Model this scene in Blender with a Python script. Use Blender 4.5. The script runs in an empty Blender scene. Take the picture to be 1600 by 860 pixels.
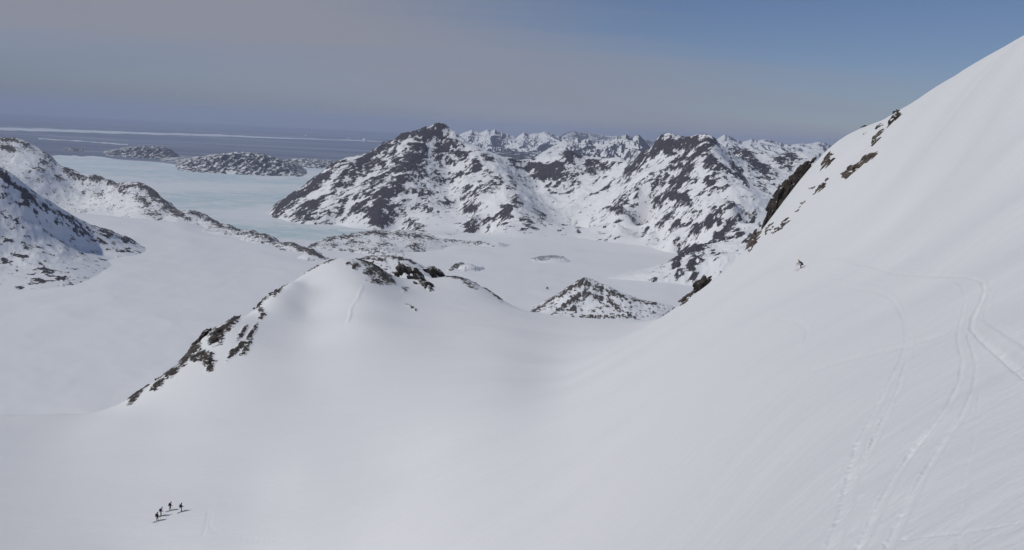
import bpy, bmesh, math, random
import numpy as np
from mathutils import Matrix, Vector

# ------------------------------------------------------------------ camera, sky, sun, exposure
S = bpy.context.scene
W, H, F = 1600.0, 860.0, 1256.0
ROLL, PITCH = math.radians(2.9), math.radians(10.1)
CAMZ = 600.0                       # metres above the frozen fjord
ca, sa, cp, sp = math.cos(ROLL), math.sin(ROLL), math.cos(PITCH), math.sin(PITCH)

cam = bpy.data.cameras.new('camera')
cam.sensor_width = 36.0
cam.lens = 36.0 * F / W
cam.clip_start = 0.2
cam.clip_end = 400000.0
camo = bpy.data.objects.new('camera', cam)
S.collection.objects.link(camo)
camo.matrix_world = Matrix(((ca, -sa, 0, 0), (sa * sp, ca * sp, -cp, 0), (sa * cp, ca * cp, sp, CAMZ), (0, 0, 0, 1)))
S.camera = camo

SUN_EL, SUN_AZ = math.radians(47), math.radians(-115)     # azimuth from +Y towards +X
wd = bpy.data.worlds.new('World')
S.world = wd
wd.use_nodes = True
wn, wl = wd.node_tree.nodes, wd.node_tree.links
wn.clear()


def N(nodes, typ, **kw):
    n = nodes.new(typ)
    for k, v in kw.items():
        setattr(n, k, v)
    return n


sky = N(wn, 'ShaderNodeTexSky', sky_type='NISHITA')
sky.sun_disc = False
sky.sun_elevation = SUN_EL
sky.sun_rotation = SUN_AZ
sky.altitude = 600
sky.air_density = 1.0
sky.dust_density = 0.3
sky.ozone_density = 1.5
bg = N(wn, 'ShaderNodeBackground')
bg.inputs['Strength'].default_value = 0.048
out = N(wn, 'ShaderNodeOutputWorld')
# thin high cirrus veil: one sheet of stretched noise on the whole sky, thicker towards the sun side
tc = N(wn, 'ShaderNodeTexCoord')
sep = N(wn, 'ShaderNodeSeparateXYZ')
wl.new(tc.outputs['Generated'], sep.inputs[0])
zz = N(wn, 'ShaderNodeMath', operation='MAXIMUM')
wl.new(sep.outputs['Z'], zz.inputs[0])
zz.inputs[1].default_value = 0.0
zp = N(wn, 'ShaderNodeMath', operation='ADD')
wl.new(zz.outputs[0], zp.inputs[0])
zp.inputs[1].default_value = 0.12
dv = N(wn, 'ShaderNodeVectorMath', operation='DIVIDE')
cmb = N(wn, 'ShaderNodeCombineXYZ')
for i in range(3):
    wl.new(zp.outputs[0], cmb.inputs[i])
wl.new(tc.outputs['Generated'], dv.inputs[0])
wl.new(cmb.outputs[0], dv.inputs[1])
mp = N(wn, 'ShaderNodeMapping')
mp.inputs['Rotation'].default_value = (0, 0, math.radians(-28))
mp.inputs['Scale'].default_value = (0.10, 0.55, 0.3)
wl.new(dv.outputs[0], mp.inputs[0])
cn = N(wn, 'ShaderNodeTexNoise')
cn.inputs['Scale'].default_value = 1.6
cn.inputs['Detail'].default_value = 8
cn.inputs['Roughness'].default_value = 0.52
cn.inputs['Distortion'].default_value = 0.5
wl.new(mp.outputs[0], cn.inputs['Vector'])
def wmath(op, a, b=None, c=None):
    m = N(wn, 'ShaderNodeMath', operation=op)
    for i, v in enumerate((a, b, c)):
        if v is None:
            continue
        if isinstance(v, (int, float)):
            m.inputs[i].default_value = v
        else:
            wl.new(v, m.inputs[i])
    return m.outputs[0]


def wstep(v, a, b, lo=0.0, hi=1.0):
    m = N(wn, 'ShaderNodeMapRange', interpolation_type='SMOOTHSTEP')
    wl.new(v, m.inputs[0])
    m.inputs['From Min'].default_value = a
    m.inputs['From Max'].default_value = b
    m.inputs['To Min'].default_value = lo
    m.inputs['To Max'].default_value = hi
    return m.outputs[0]


nz = wmath('SUBTRACT', cn.outputs[0], 0.5)
# lower edge of the veil (blue sky shows under it on the left) and its upper right edge
f1 = wmath('ADD', wmath('MULTIPLY_ADD', sep.outputs['X'], 0.10, sep.outputs['Z']), wmath('MULTIPLY', nz, 0.05))
f2 = wmath('ADD', wmath('MULTIPLY_ADD', sep.outputs['X'], 0.52, sep.outputs['Z']), wmath('MULTIPLY', nz, 0.55))
veil = wmath('MULTIPLY', wmath('MULTIPLY', wstep(f1, -0.035, 0.06), wstep(f2, 0.02, 0.33, 1.0, 0.0)), wmath('MULTIPLY_ADD', nz, 1.7, 0.85))
tint = N(wn, 'ShaderNodeMix', data_type='RGBA', blend_type='MULTIPLY')
tint.inputs['Factor'].default_value = 1.0
wl.new(sky.outputs[0], tint.inputs[6])
tint.inputs[7].default_value = (0.84, 0.91, 1.17, 1)
mx = N(wn, 'ShaderNodeMix', data_type='RGBA')
wl.new(veil, mx.inputs['Factor'])
wl.new(tint.outputs[2], mx.inputs[6])
mx.inputs[7].default_value = (5.3, 5.5, 6.5, 1)
# far blue-grey cloud bank lying low along the horizon on the sun side
bank = wmath('MULTIPLY', wstep(f1, -0.085, 0.035, 1.0, 0.0), 0.75)
mx2 = N(wn, 'ShaderNodeMix', data_type='RGBA')
wl.new(bank, mx2.inputs['Factor'])
wl.new(mx.outputs[2], mx2.inputs[6])
mx2.inputs[7].default_value = (1.8, 2.1, 3.0, 1)
wl.new(mx2.outputs[2], bg.inputs['Color'])
wl.new(bg.outputs[0], out.inputs['Surface'])

sl = bpy.data.lights.new('sun', 'SUN')
sl.energy = 2.0
sl.angle = math.radians(0.8)
sl.color = (0.985, 0.97, 0.90)
sun = bpy.data.objects.new('sun', sl)
S.collection.objects.link(sun)
sdir = Vector((math.sin(SUN_AZ) * math.cos(SUN_EL), math.cos(SUN_AZ) * math.cos(SUN_EL), math.sin(SUN_EL)))
sun.rotation_euler = sdir.to_track_quat('Z', 'Y').to_euler()
S.view_settings.view_transform = 'Standard'
S.view_settings.look = 'None'
S.view_settings.gamma = 1
S.view_settings.use_curve_mapping = False
S.view_settings.exposure = 0.04
S.cycles.use_denoising = True
S.cycles.max_bounces = 6
S.cycles.diffuse_bounces = 3
S.cycles.volume_bounces = 1

# ------------------------------------------------------------------ maths helpers
rng = np.random.default_rng(7)
random.seed(7)


def ray(px, py):
    """pixel of the photograph -> horizontal azimuth (x/y) and world direction"""
    px, py = np.asarray(px, float), np.asarray(py, float)
    u, v = (px - W / 2) / F, (H / 2 - py) / F
    a, b = u * ca - v * sa, u * sa + v * ca
    return a, b * sp + cp, b * cp - sp


def proj(x, y, z):
    z = z - CAMZ
    b, c = y * sp + z * cp, y * cp - z * sp
    a = x
    c = np.maximum(c, 1e-3)
    u, v = a / c * ca + b / c * sa, -a / c * sa + b / c * ca
    return W / 2 + u * F, H / 2 - v * F


def P(px, py, d):
    """point at forward distance d on the pixel's ray"""
    a, b, c = ray(px, py)
    return np.array([a / b * d, d, CAMZ + c / b * d])


def PZ(px, py, z):
    """point where the pixel's ray meets the level z"""
    a, b, c = ray(px, py)
    d = (z - CAMZ) / (c / b)
    return np.array([a / b * d, d, z])


_perm = rng.permutation(256)
_perm = np.concatenate([_perm, _perm, _perm])
_grad = rng.normal(size=(256, 3))
_grad /= np.linalg.norm(_grad, axis=1)[:, None]
_grad = _grad.astype(np.float32)


def noise3(p):
    p = np.asarray(p, np.float32)
    i = np.floor(p).astype(np.int64)
    f = p - i
    i &= 255
    w = f * f * f * (f * (f * 6 - 15) + 10)
    r = np.zeros(len(p), np.float32)
    for dx in (0, 1):
        wx = w[:, 0] if dx else 1 - w[:, 0]
        for dy in (0, 1):
            wy = w[:, 1] if dy else 1 - w[:, 1]
            for dz in (0, 1):
                wz = w[:, 2] if dz else 1 - w[:, 2]
                h = _perm[_perm[_perm[(i[:, 0] + dx) & 255] + ((i[:, 1] + dy) & 255)] + ((i[:, 2] + dz) & 255)]
                g = _grad[h]
                r += wx * wy * wz * (g[:, 0] * (f[:, 0] - dx) + g[:, 1] * (f[:, 1] - dy) + g[:, 2] * (f[:, 2] - dz))
    return r * 1.6


def fbm(p, scale, octs=5, rough=0.5, ridged=False, seed=0.0):
    p = np.asarray(p, np.float32) / scale + seed
    a, s, t = 1.0, 0.0, 0.0
    for o in range(octs):
        n = noise3(p)
        if ridged:
            n = 1 - 2 * np.abs(n)
        s = s + a * n
        t += a
        a *= rough
        p = p * 2.03 + 11.3
    return s / t


def sstep(a, b, x):
    t = np.clip((x - a) / (b - a), 0, 1)
    return t * t * (3 - 2 * t)


class RBF:
    def __init__(self, xy, z, kind='lin', lam=0.0):
        xy, z = np.asarray(xy, float), np.asarray(z, float)
        self.c, self.kind = xy, kind
        self.m, self.s = xy.mean(0), xy.std(0).max()
        q = (xy - self.m) / self.s
        n = len(q)
        A = self.phi(np.linalg.norm(q[:, None] - q[None], axis=2))
        A[np.diag_indices(n)] += lam * (1 if kind == 'tps' else -1)
        Pm = np.c_[np.ones(n), q]
        M = np.block([[A, Pm], [Pm.T, np.zeros((3, 3))]])
        self.w = np.linalg.lstsq(M, np.r_[z, 0, 0, 0], rcond=None)[0]
        self.q = q

    def phi(self, r):
        if self.kind == 'tps':
            return r * r * np.log(r + 1e-9)
        if self.kind == 'soft':
            return np.sqrt(r * r + 0.0009)
        return r

    def __call__(self, xy):
        xy = np.asarray(xy, float)
        o = np.empty(len(xy))
        n = len(self.q)
        for k in range(0, len(xy), 20000):
            q = ((xy[k:k + 20000] - self.m) / self.s).astype(np.float32)
            d2 = (q ** 2).sum(1)[:, None] + (self.q ** 2).sum(1)[None].astype(np.float32) - 2 * q @ self.q.T.astype(np.float32)
            d = np.sqrt(np.maximum(d2, 0))
            if self.kind == 'tps':
                f = d2 * np.log(d + 1e-9)
                f[d2 <= 0] = 0
            else:
                f = self.phi(d)
            o[k:k + 20000] = f @ self.w[:n] + self.w[n] + q @ self.w[n + 1:]
        return o


# ------------------------------------------------------------------ materials
def new_mat(name):
    m = bpy.data.materials.new(name)
    m.use_nodes = True
    nt = m.node_tree
    b = nt.nodes['Principled BSDF']
    return m, nt.nodes, nt.links, b


SNOW = (0.85, 0.845, 0.84, 1)


def node_noise(n, l, vec, scale, detail=4, rough=0.55, dist=0.0):
    t = N(n, 'ShaderNodeTexNoise')
    t.inputs['Scale'].default_value = scale
    t.inputs['Detail'].default_value = detail
    t.inputs['Roughness'].default_value = rough
    t.inputs['Distortion'].default_value = dist
    if vec is not None:
        l.new(vec, t.inputs['Vector'])
    return t.outputs[0]


def mathn(n, l, op, a, b=None, c=None):
    m = N(n, 'ShaderNodeMath', operation=op)
    for i, v in enumerate((a, b, c)):
        if v is None:
            continue
        if isinstance(v, (int, float)):
            m.inputs[i].default_value = v
        else:
            l.new(v, m.inputs[i])
    return m.outputs[0]


def ramp(n, l, fac, stops):
    r = N(n, 'ShaderNodeValToRGB')
    e = r.color_ramp.elements
    while len(e) < len(stops):
        e.new(0.5)
    for k, (p, c) in enumerate(stops):
        e[k].position = p
        e[k].color = (*c, 1) if len(c) == 3 else c
    l.new(fac, r.inputs[0])
    return r.outputs[0]


def terrain_mat(name, fine, rockcols, edge=0.10, jitter=0.7, bump=0.5, snow=SNOW, snowbump=0.0, snowscale=1.0, streak=None):
    """snow with bedrock where the vertex attribute 'rock' plus fine noise rises above zero"""
    m, n, l, b = new_mat(name)
    tcn = N(n, 'ShaderNodeTexCoord')
    at = N(n, 'ShaderNodeAttribute', attribute_name='rock')
    vec = tcn.outputs['Object']
    if streak:
        mps = N(n, 'ShaderNodeMapping', vector_type='TEXTURE')
        mps.inputs['Rotation'].default_value = (0.0, math.radians(-41), math.radians(17))
        mps.inputs['Scale'].default_value = (streak, 1, 1)
        l.new(vec, mps.inputs[0])
        vec = mps.outputs[0]
    n1 = node_noise(n, l, vec, 1.0 / fine, 6, 0.74)
    n2 = node_noise(n, l, tcn.outputs['Object'], 4.0 / fine, 3, 0.6)
    j = mathn(n, l, 'MULTIPLY_ADD', mathn(n, l, 'SUBTRACT', n1, 0.5), jitter, at.outputs['Fac'])
    mr = N(n, 'ShaderNodeMapRange', interpolation_type='SMOOTHSTEP')
    l.new(j, mr.inputs[0])
    mr.inputs['From Min'].default_value = -edge
    mr.inputs['From Max'].default_value = edge
    rc = ramp(n, l, n2, [(0.25, rockcols[0]), (0.5, rockcols[1]), (0.75, rockcols[2])])
    mixc = N(n, 'ShaderNodeMix', data_type='RGBA')
    l.new(mr.outputs[0], mixc.inputs['Factor'])
    mixc.inputs[6].default_value = snow
    l.new(rc, mixc.inputs[7])
    l.new(mixc.outputs[2], b.inputs['Base Color'])
    b.inputs['Roughness'].default_value = 0.75
    b.inputs['Specular IOR Level'].default_value = 0.15
    hb = mathn(n, l, 'MULTIPLY', mathn(n, l, 'ADD', n2, n1), mr.outputs[0])
    bp = N(n, 'ShaderNodeBump')
    bp.inputs['Strength'].default_value = bump
    bp.inputs['Distance'].default_value = fine * 0.5
    l.new(hb, bp.inputs['Height'])
    if snowbump:
        mpn = N(n, 'ShaderNodeMapping')
        mpn.inputs['Scale'].default_value = (0.6, 1.3, 1.0)
        mpn.inputs['Rotation'].default_value = (0, 0, 0.25)
        l.new(tcn.outputs['Object'], mpn.inputs[0])
        s1 = node_noise(n, l, mpn.outputs[0], 0.35 / snowscale, 6, 0.62)
        s2 = node_noise(n, l, tcn.outputs['Object'], 26.0, 3, 0.6)
        b2 = N(n, 'ShaderNodeBump')
        b2.inputs['Strength'].default_value = snowbump
        b2.inputs['Distance'].default_value = 0.35
        l.new(s1, b2.inputs['Height'])
        b3 = N(n, 'ShaderNodeBump')
        b3.inputs['Strength'].default_value = 0.5
        b3.inputs['Distance'].default_value = 0.010
        l.new(s2, b3.inputs['Height'])
        l.new(b2.outputs[0], b3.inputs['Normal'])
        l.new(b3.outputs[0], bp.inputs['Normal'])
    l.new(bp.outputs[0], b.inputs['Normal'])
    return m


FARROCK = ((0.032, 0.027, 0.033), (0.068, 0.057, 0.062), (0.135, 0.113, 0.108))
BROWN = ((0.034, 0.029, 0.026), (0.095, 0.079, 0.067), (0.20, 0.165, 0.135))
M_near = terrain_mat('snow_near', 1.8, BROWN, 0.08, 4.4, 1.0, snowbump=0.36, snowscale=1.0)
M_mount = terrain_mat('snow_and_rock', 24.0, FARROCK, 0.10, 5.0, 0.9, streak=2.0)
M_low = terrain_mat('snow_and_brown_rock', 10.0, ((0.045, 0.039, 0.037), (0.10, 0.086, 0.077), (0.18, 0.15, 0.13)), 0.16, 5.4, 0.8)
M_far = terrain_mat('distant_snow_rock_and_shade', 130.0, FARROCK, 0.14, 2.4, 0.7)


# ------------------------------------------------------------------ mesh helpers
def link(name, me, mats=(), parent=None):
    o = bpy.data.objects.new(name, me)
    S.collection.objects.link(o)
    for m in mats:
        me.materials.append(m)
    if parent:
        o.parent = parent
    return o


def tag(o, label=None, cat=None, group=None, kind=None):
    for k, v in (('label', label), ('category', cat), ('group', group), ('kind', kind)):
        if v:
            o[k] = v
    return o


def grid_mesh(name, X, Y, Z, mat, rock=None):
    nr, nc = X.shape
    me = bpy.data.meshes.new(name)
    co = np.stack([X, Y, Z], -1).reshape(-1, 3).astype(np.float32)
    idx = np.arange(nr * nc).reshape(nr, nc)
    q = np.stack([idx[:-1, :-1], idx[:-1, 1:], idx[1:, 1:], idx[1:, :-1]], -1).reshape(-1, 4).astype(np.int32)
    me.vertices.add(len(co))
    me.vertices.foreach_set('co', co.ravel())
    me.loops.add(q.size)
    me.loops.foreach_set('vertex_index', q.ravel())
    me.polygons.add(len(q))
    me.polygons.foreach_set('loop_start', np.arange(0, q.size, 4, dtype=np.int32))
    me.polygons.foreach_set('use_smooth', np.ones(len(q), bool))
    if rock is not None:
        at = me.attributes.new('rock', 'FLOAT', 'POINT')
        at.data.foreach_set('value', np.asarray(rock, np.float32).ravel())
    me.update()
    me.validate()
    o = link(name, me, [mat])
    return o


def polar(x0, x1, nc, d0, d1, nr, power=1.0):
    """grid of world positions: columns by bearing, rows by forward distance"""
    t0, t1 = ray(x0, 300), ray(x1, 300)
    T = np.linspace(t0[0] / t0[1], t1[0] / t1[1], nc)
    D = np.exp(np.linspace(math.log(d0), math.log(d1), nr))
    D, T = np.meshgrid(D, T, indexing='ij')
    return D * T, D


def blobs(px, py, L):
    """rockiness: strongest of a list of ellipses (centre, half sizes, tilt rising to the right, weight)"""
    r = np.zeros(px.shape)
    for (x, y, rx, ry, a, w) in L:
        c, s = math.cos(math.radians(a)), math.sin(math.radians(a))
        R = 2.2 * max(rx, ry)
        m = (np.abs(px - x) < R) & (np.abs(py - y) < R)
        if not m.any():
            continue
        dx, dy = px[m] - x, -(py[m] - y)
        u, v = (dx * c + dy * s) / rx, (-dx * s + dy * c) / ry
        r[m] = np.maximum(r[m], w * np.exp(-0.9 * (u * u + v * v)))
    return r


def slope_of(X, Y, Z):
    P3 = np.stack([X, Y, Z], -1)
    a, b = np.gradient(P3, axis=0), np.gradient(P3, axis=1)
    n = np.cross(b, a)
    n /= np.linalg.norm(n, axis=2)[..., None] + 1e-12
    return np.sqrt(np.maximum(1 - n[..., 2] ** 2, 0)) / np.maximum(np.abs(n[..., 2]), 0.05), n


def landform(name, ctrl, box, res, amp, nscale, rocklist, mat, label, base=-0.45, mscale=45.0, stretch=(1, 1, 1),
             wslope=0.0, s0=0.7, rockamp=0.0, zmin=None, nw=0.75, seed=0.0, lam=0.0, bw=1.0, ridge_fade=0.0, kind='soft', blobnoise=0.0, fade=(0.12, 0.05, 0.05), ring=None, zb=None):
    if ring is not None:
        zr, sides = ring
        t_ = [ray(x_, 300) for x_ in (box[0], box[1])]
        ta_, tb_ = t_[0][0] / t_[0][1], t_[1][0] / t_[1][1]
        add_ = []
        for k in np.linspace(0, 1, 7):
            if 'f' in sides:
                add_.append(((ta_ + (tb_ - ta_) * k) * box[2], box[2], zr))
            if 'b' in sides:
                add_.append(((ta_ + (tb_ - ta_) * k) * box[3], box[3], zr))
            dk = box[2] + (box[3] - box[2]) * k
            if 'l' in sides and 0 < k < 1:
                add_.append((ta_ * dk, dk, zr))
            if 'r' in sides and 0 < k < 1:
                add_.append((tb_ * dk, dk, zr))
        ctrl = list(ctrl) + [np.array(a_, float) for a_ in add_]
    ctrl = np.array(ctrl)
    f = RBF(ctrl[:, :2], ctrl[:, 2], kind, lam)
    X, Y = polar(box[0], box[1], res[0], box[2], box[3], res[1])
    Z = f(np.c_[X.ravel(), Y.ravel()]).reshape(X.shape)
    p = np.c_[X.ravel(), Y.ravel(), Z.ravel()]
    nz = fbm(p, nscale, 5, 0.5, True, seed).reshape(X.shape) - 0.35
    nz2 = fbm(p, nscale * 0.4, 3, 0.5, False, seed + 5).reshape(X.shape)
    env = 1.0 if zb is None else np.clip((Z - zb) / (amp * 5.0 + 1e-6), 0.04, 1.0)
    nz3 = fbm(p, nscale * 0.16, 3, 0.55, True, seed + 6).reshape(X.shape) - 0.3
    Z = Z + amp * env * (nz + 0.3 * nz2 + 0.14 * nz3)
    sl_, nn = slope_of(X, Y, Z)
    ps = np.c_[X.ravel(), Y.ravel(), Z.ravel()]
    # axis-stretched noise: features run along the given direction
    d = np.array([-0.72, -0.22, -0.62])
    d /= np.linalg.norm(d)
    along = ps @ d
    q = ps + np.outer(along, d) * (1.0 / stretch[0] - 1.0)
    mk = fbm(q, mscale, 5, 0.66, False, seed + 2).reshape(X.shape)
    pxx, pyy = proj(X, Y, Z)
    if blobnoise:
        w1 = fbm(ps, mscale * 1.3, 3, 0.5, False, seed + 21).reshape(X.shape)
        w2 = fbm(ps, mscale * 1.3, 3, 0.6, False, seed + 31).reshape(X.shape)
        pxx, pyy = pxx + blobnoise * w1, pyy + blobnoise * w2
    rock = base + bw * blobs(pxx, pyy, rocklist) + nw * mk + wslope * np.clip(sl_ - s0, -0.5, 1.0)
    if rockamp:
        rg = fbm(ps, mscale * 0.55, 4, 0.55, True, seed + 9).reshape(X.shape)
        Z = Z + rockamp * (sstep(-0.1, 0.25, rock) * 0.5 + np.clip(rock, 0, 0.8) * (0.2 + rg))
    nr, nc = X.shape
    ri, ci = np.meshgrid(np.linspace(0, 1, nr), np.linspace(0, 1, nc), indexing='ij')
    e = np.maximum.reduce([1 - ri / fade[0], 1 - ci / fade[1], 1 - (1 - ci) / fade[2], np.zeros(X.shape)])
    Z = np.maximum(Z - e ** 2 * 500 * (nw > 0), -60.0)
    o = grid_mesh(name, X, Y, Z, mat, rock)
    tag(o, label, kind='structure')
    return o, f


def lineP(L):
    return [P(*p) for p in L]


def densify(L, n=3):
    o = []
    for a, b in zip(L[:-1], L[1:]):
        for k in range(n):
            t = k / n
            o.append(tuple(a[i] + (b[i] - a[i]) * t for i in range(len(a))))
    o.append(tuple(L[-1]))
    return o


# ------------------------------------------------------------------ near slope, basin and knoll: one sheet
COLS = {
    1800: [(1000, 2.3), (860, 3.2), (700, 4.6), (600, 6.5), (500, 10), (400, 17), (300, 30), (200, 50), (100, 80), (0, 110), (-60, 130), (-45, 180), (0, 300), (250, 600)],
    1600: [(1000, 2.6), (860, 3.6), (700, 5.6), (600, 8.0), (500, 13), (400, 23), (300, 42), (200, 72), (120, 105), (55, 135), (70, 180), (130, 300), (300, 600)],
    1500: [(1000, 2.8), (860, 4.0), (700, 6.8), (600, 10.5), (500, 19), (430, 34), (350, 64), (270, 110), (190, 160), (130, 200), (106, 220), (122, 280), (200, 420), (380, 800)],
    1410: [(1000, 3.0), (860, 4.6), (760, 6.3), (660, 9.8), (560, 18), (480, 36), (420, 68), (350, 118), (280, 175), (220, 228), (180, 265), (164, 285), (178, 340), (240, 460), (400, 800)],
    1350: [(1000, 3.4), (860, 5.2), (760, 7.4), (660, 12), (560, 23), (480, 46), (420, 88), (360, 142), (300, 205), (250, 270), (215, 330), (195, 370), (212, 440), (300, 650), (450, 900)],
    1285: [(560, 29), (480, 58), (420, 112), (360, 178), (300, 255), (260, 325), (230, 405), (248, 470), (350, 650), (500, 900)],
    1250: [(1000, 3.8), (860, 6.6), (760, 10), (660, 17), (560, 34), (480, 67), (413, 128), (360, 195), (320, 265), (296, 325), (280, 375), (300, 430), (430, 650), (600, 900)],
    1200: [(860, 8.2), (660, 22), (560, 43), (480, 85), (420, 150), (380, 220), (355, 300), (345, 365), (366, 420), (500, 650)],
    1130: [(1000, 5.5), (860, 12), (760, 20), (660, 34), (580, 58), (520, 98), (470, 165), (445, 230), (428, 310), (446, 370), (560, 600), (700, 900)],
    1060: [(860, 18), (760, 30), (660, 52), (580, 88), (530, 132), (500, 180), (482, 240), (474, 280), (490, 340), (580, 560)],
    1000: [(1000, 11), (860, 25), (760, 42), (690, 62), (630, 90), (580, 125), (545, 170), (526, 215), (518, 250), (519, 300), (514, 350), (506, 400), (504, 430), (518, 500), (570, 650)],
    940: [(860, 35), (760, 57), (690, 82), (630, 115), (590, 150), (566, 190), (552, 230), (530, 300), (510, 370), (499, 435), (514, 500), (570, 650)],
    880: [(1000, 22), (860, 47), (780, 68), (720, 90), (670, 117), (630, 150), (606, 185), (588, 218), (560, 265), (530, 322), (505, 390), (494, 438), (510, 500), (570, 650)],
    790: [(860, 63), (760, 94), (690, 126), (640, 160), (600, 200), (560, 250), (520, 315), (485, 400), (472, 470), (490, 540), (570, 700)],
    700: [(1000, 48), (860, 79), (780, 105), (720, 130), (670, 158), (620, 195), (580, 235), (540, 285), (500, 348), (470, 410), (448, 470), (433, 510), (445, 570), (560, 800)],
    630: [(860, 94), (740, 140), (660, 180), (600, 224), (550, 272), (500, 338), (470, 390), (448, 446), (438, 484), (450, 540), (560, 760)],
    560: [(1000, 75), (860, 108), (780, 135), (720, 160), (660, 192), (600, 234), (550, 276), (500, 326), (450, 387), (420, 430), (407, 457), (420, 520), (480, 620), (620, 900)],
    480: [(860, 118), (740, 160), (660, 203), (600, 247), (540, 308), (490, 368), (450, 412), (426, 438), (440, 480), (560, 640)],
    400: [(1000, 95), (860, 128), (780, 155), (720, 180), (660, 211), (600, 252), (560, 287), (520, 325), (490, 360), (505, 400), (590, 520), (700, 700)],
    320: [(860, 134), (740, 178), (660, 220), (600, 265), (560, 300), (530, 330), (545, 370), (640, 480)],
    250: [(1000, 108), (860, 140), (814, 154), (760, 176), (700, 207), (650, 243), (615, 275), (592, 300), (606, 340), (680, 430), (760, 600)],
    190: [(860, 144), (760, 182), (700, 214), (660, 246), (638, 280), (650, 330), (720, 440)],
    100: [(1000, 115), (860, 148), (780, 180), (720, 212), (680, 247), (655, 285), (645, 320), (655, 390), (710, 500)],
    0: [(1000, 118), (860, 152), (780, 185), (720, 218), (680, 254), (657, 300), (650, 340), (662, 420), (725, 560)],
    -200: [(1000, 122), (860, 158), (780, 190), (720, 225), (680, 264), (659, 310), (654, 350), (668, 430), (735, 580)],
}
CREST = [(520, 408, 446), (540, 404, 456), (585, 413, 465), (610, 433, 462), (655, 436, 486), (690, 434, 500), (720, 434, 508), (760, 451, 496), (785, 470, 474), (820, 486, 458), (925, 498, 438),
         (450, 438, 412), (420, 455, 388), (345, 505, 340), (300, 548, 322), (225, 607, 294), (205, 628, 286)]
for c_ in [(1580, 64, 148), (1550, 80, 172), (1525, 94, 196), (1475, 123, 238), (1450, 138, 254), (1430, 151, 268), (1390, 177, 305), (1370, 187, 336), (1320, 212, 386), (1300, 222, 398), (1650, 27, 130), (1700, -2, 130)]:
    CREST += [c_, (c_[0], c_[1] + 16, c_[2] * 1.25), (c_[0], c_[1] + 14, c_[2] * 0.86)]
cp_u, cp_v, cp_t = [], [], []


def addc(px, py, r):
    a, b, c = ray(px, py)
    h = math.hypot(a, b)
    cp_u.append(math.atan2(a, b))
    cp_v.append(math.log(r))
    cp_t.append(c / h)


for cx, L in COLS.items():
    for py, r in L:
        addc(cx, py, r)
    cp_u.append(math.atan2(*ray(cx, 430)[:2]))
    cp_v.append(math.log(1500.0))
    cp_t.append(-0.40)
for p in CREST:
    addc(*p)
KV = 0.55
near_t = RBF(np.c_[cp_u, np.array(cp_v) * KV], cp_t, 'tps', np.where(np.array(cp_u) > 0.2, 8e-3, 6e-4))
UMIN, UMAX = min(cp_u) + 0.01, max(cp_u) - 0.01


def near_tan(u, r):
    return near_t(np.c_[np.clip(u, UMIN, UMAX), np.log(r) * KV])


def near_z(x, y):
    x, y = np.asarray(x, float), np.asarray(y, float)
    r = np.hypot(x, y)
    return CAMZ + r * near_tan(np.arctan2(x, y), r)


def hit(px, py, rmin=2.5, rmax=560.0):
    """first point of the near sheet on the pixel's ray (or the skyline point on that bearing)"""
    a, b, c = ray(px, py)
    u, t = math.atan2(a, b), c / math.hypot(a, b)
    r = np.exp(np.linspace(math.log(rmin), math.log(rmax), 700))
    tt = near_tan(np.full(700, u), r)
    k = np.argmax(tt >= t) if (tt >= t).any() else int(np.argmax(tt))
    rr = r[k]
    if k > 0 and tt[k] >= t:
        w = (t - tt[k - 1]) / max(tt[k] - tt[k - 1], 1e-9)
        rr = r[k - 1] + w * (r[k] - r[k - 1])
    x, y = rr * math.sin(u), rr * math.cos(u)
    return np.array([x, y, CAMZ + rr * tt[k] if tt[k] < t else CAMZ + rr * t])


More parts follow.
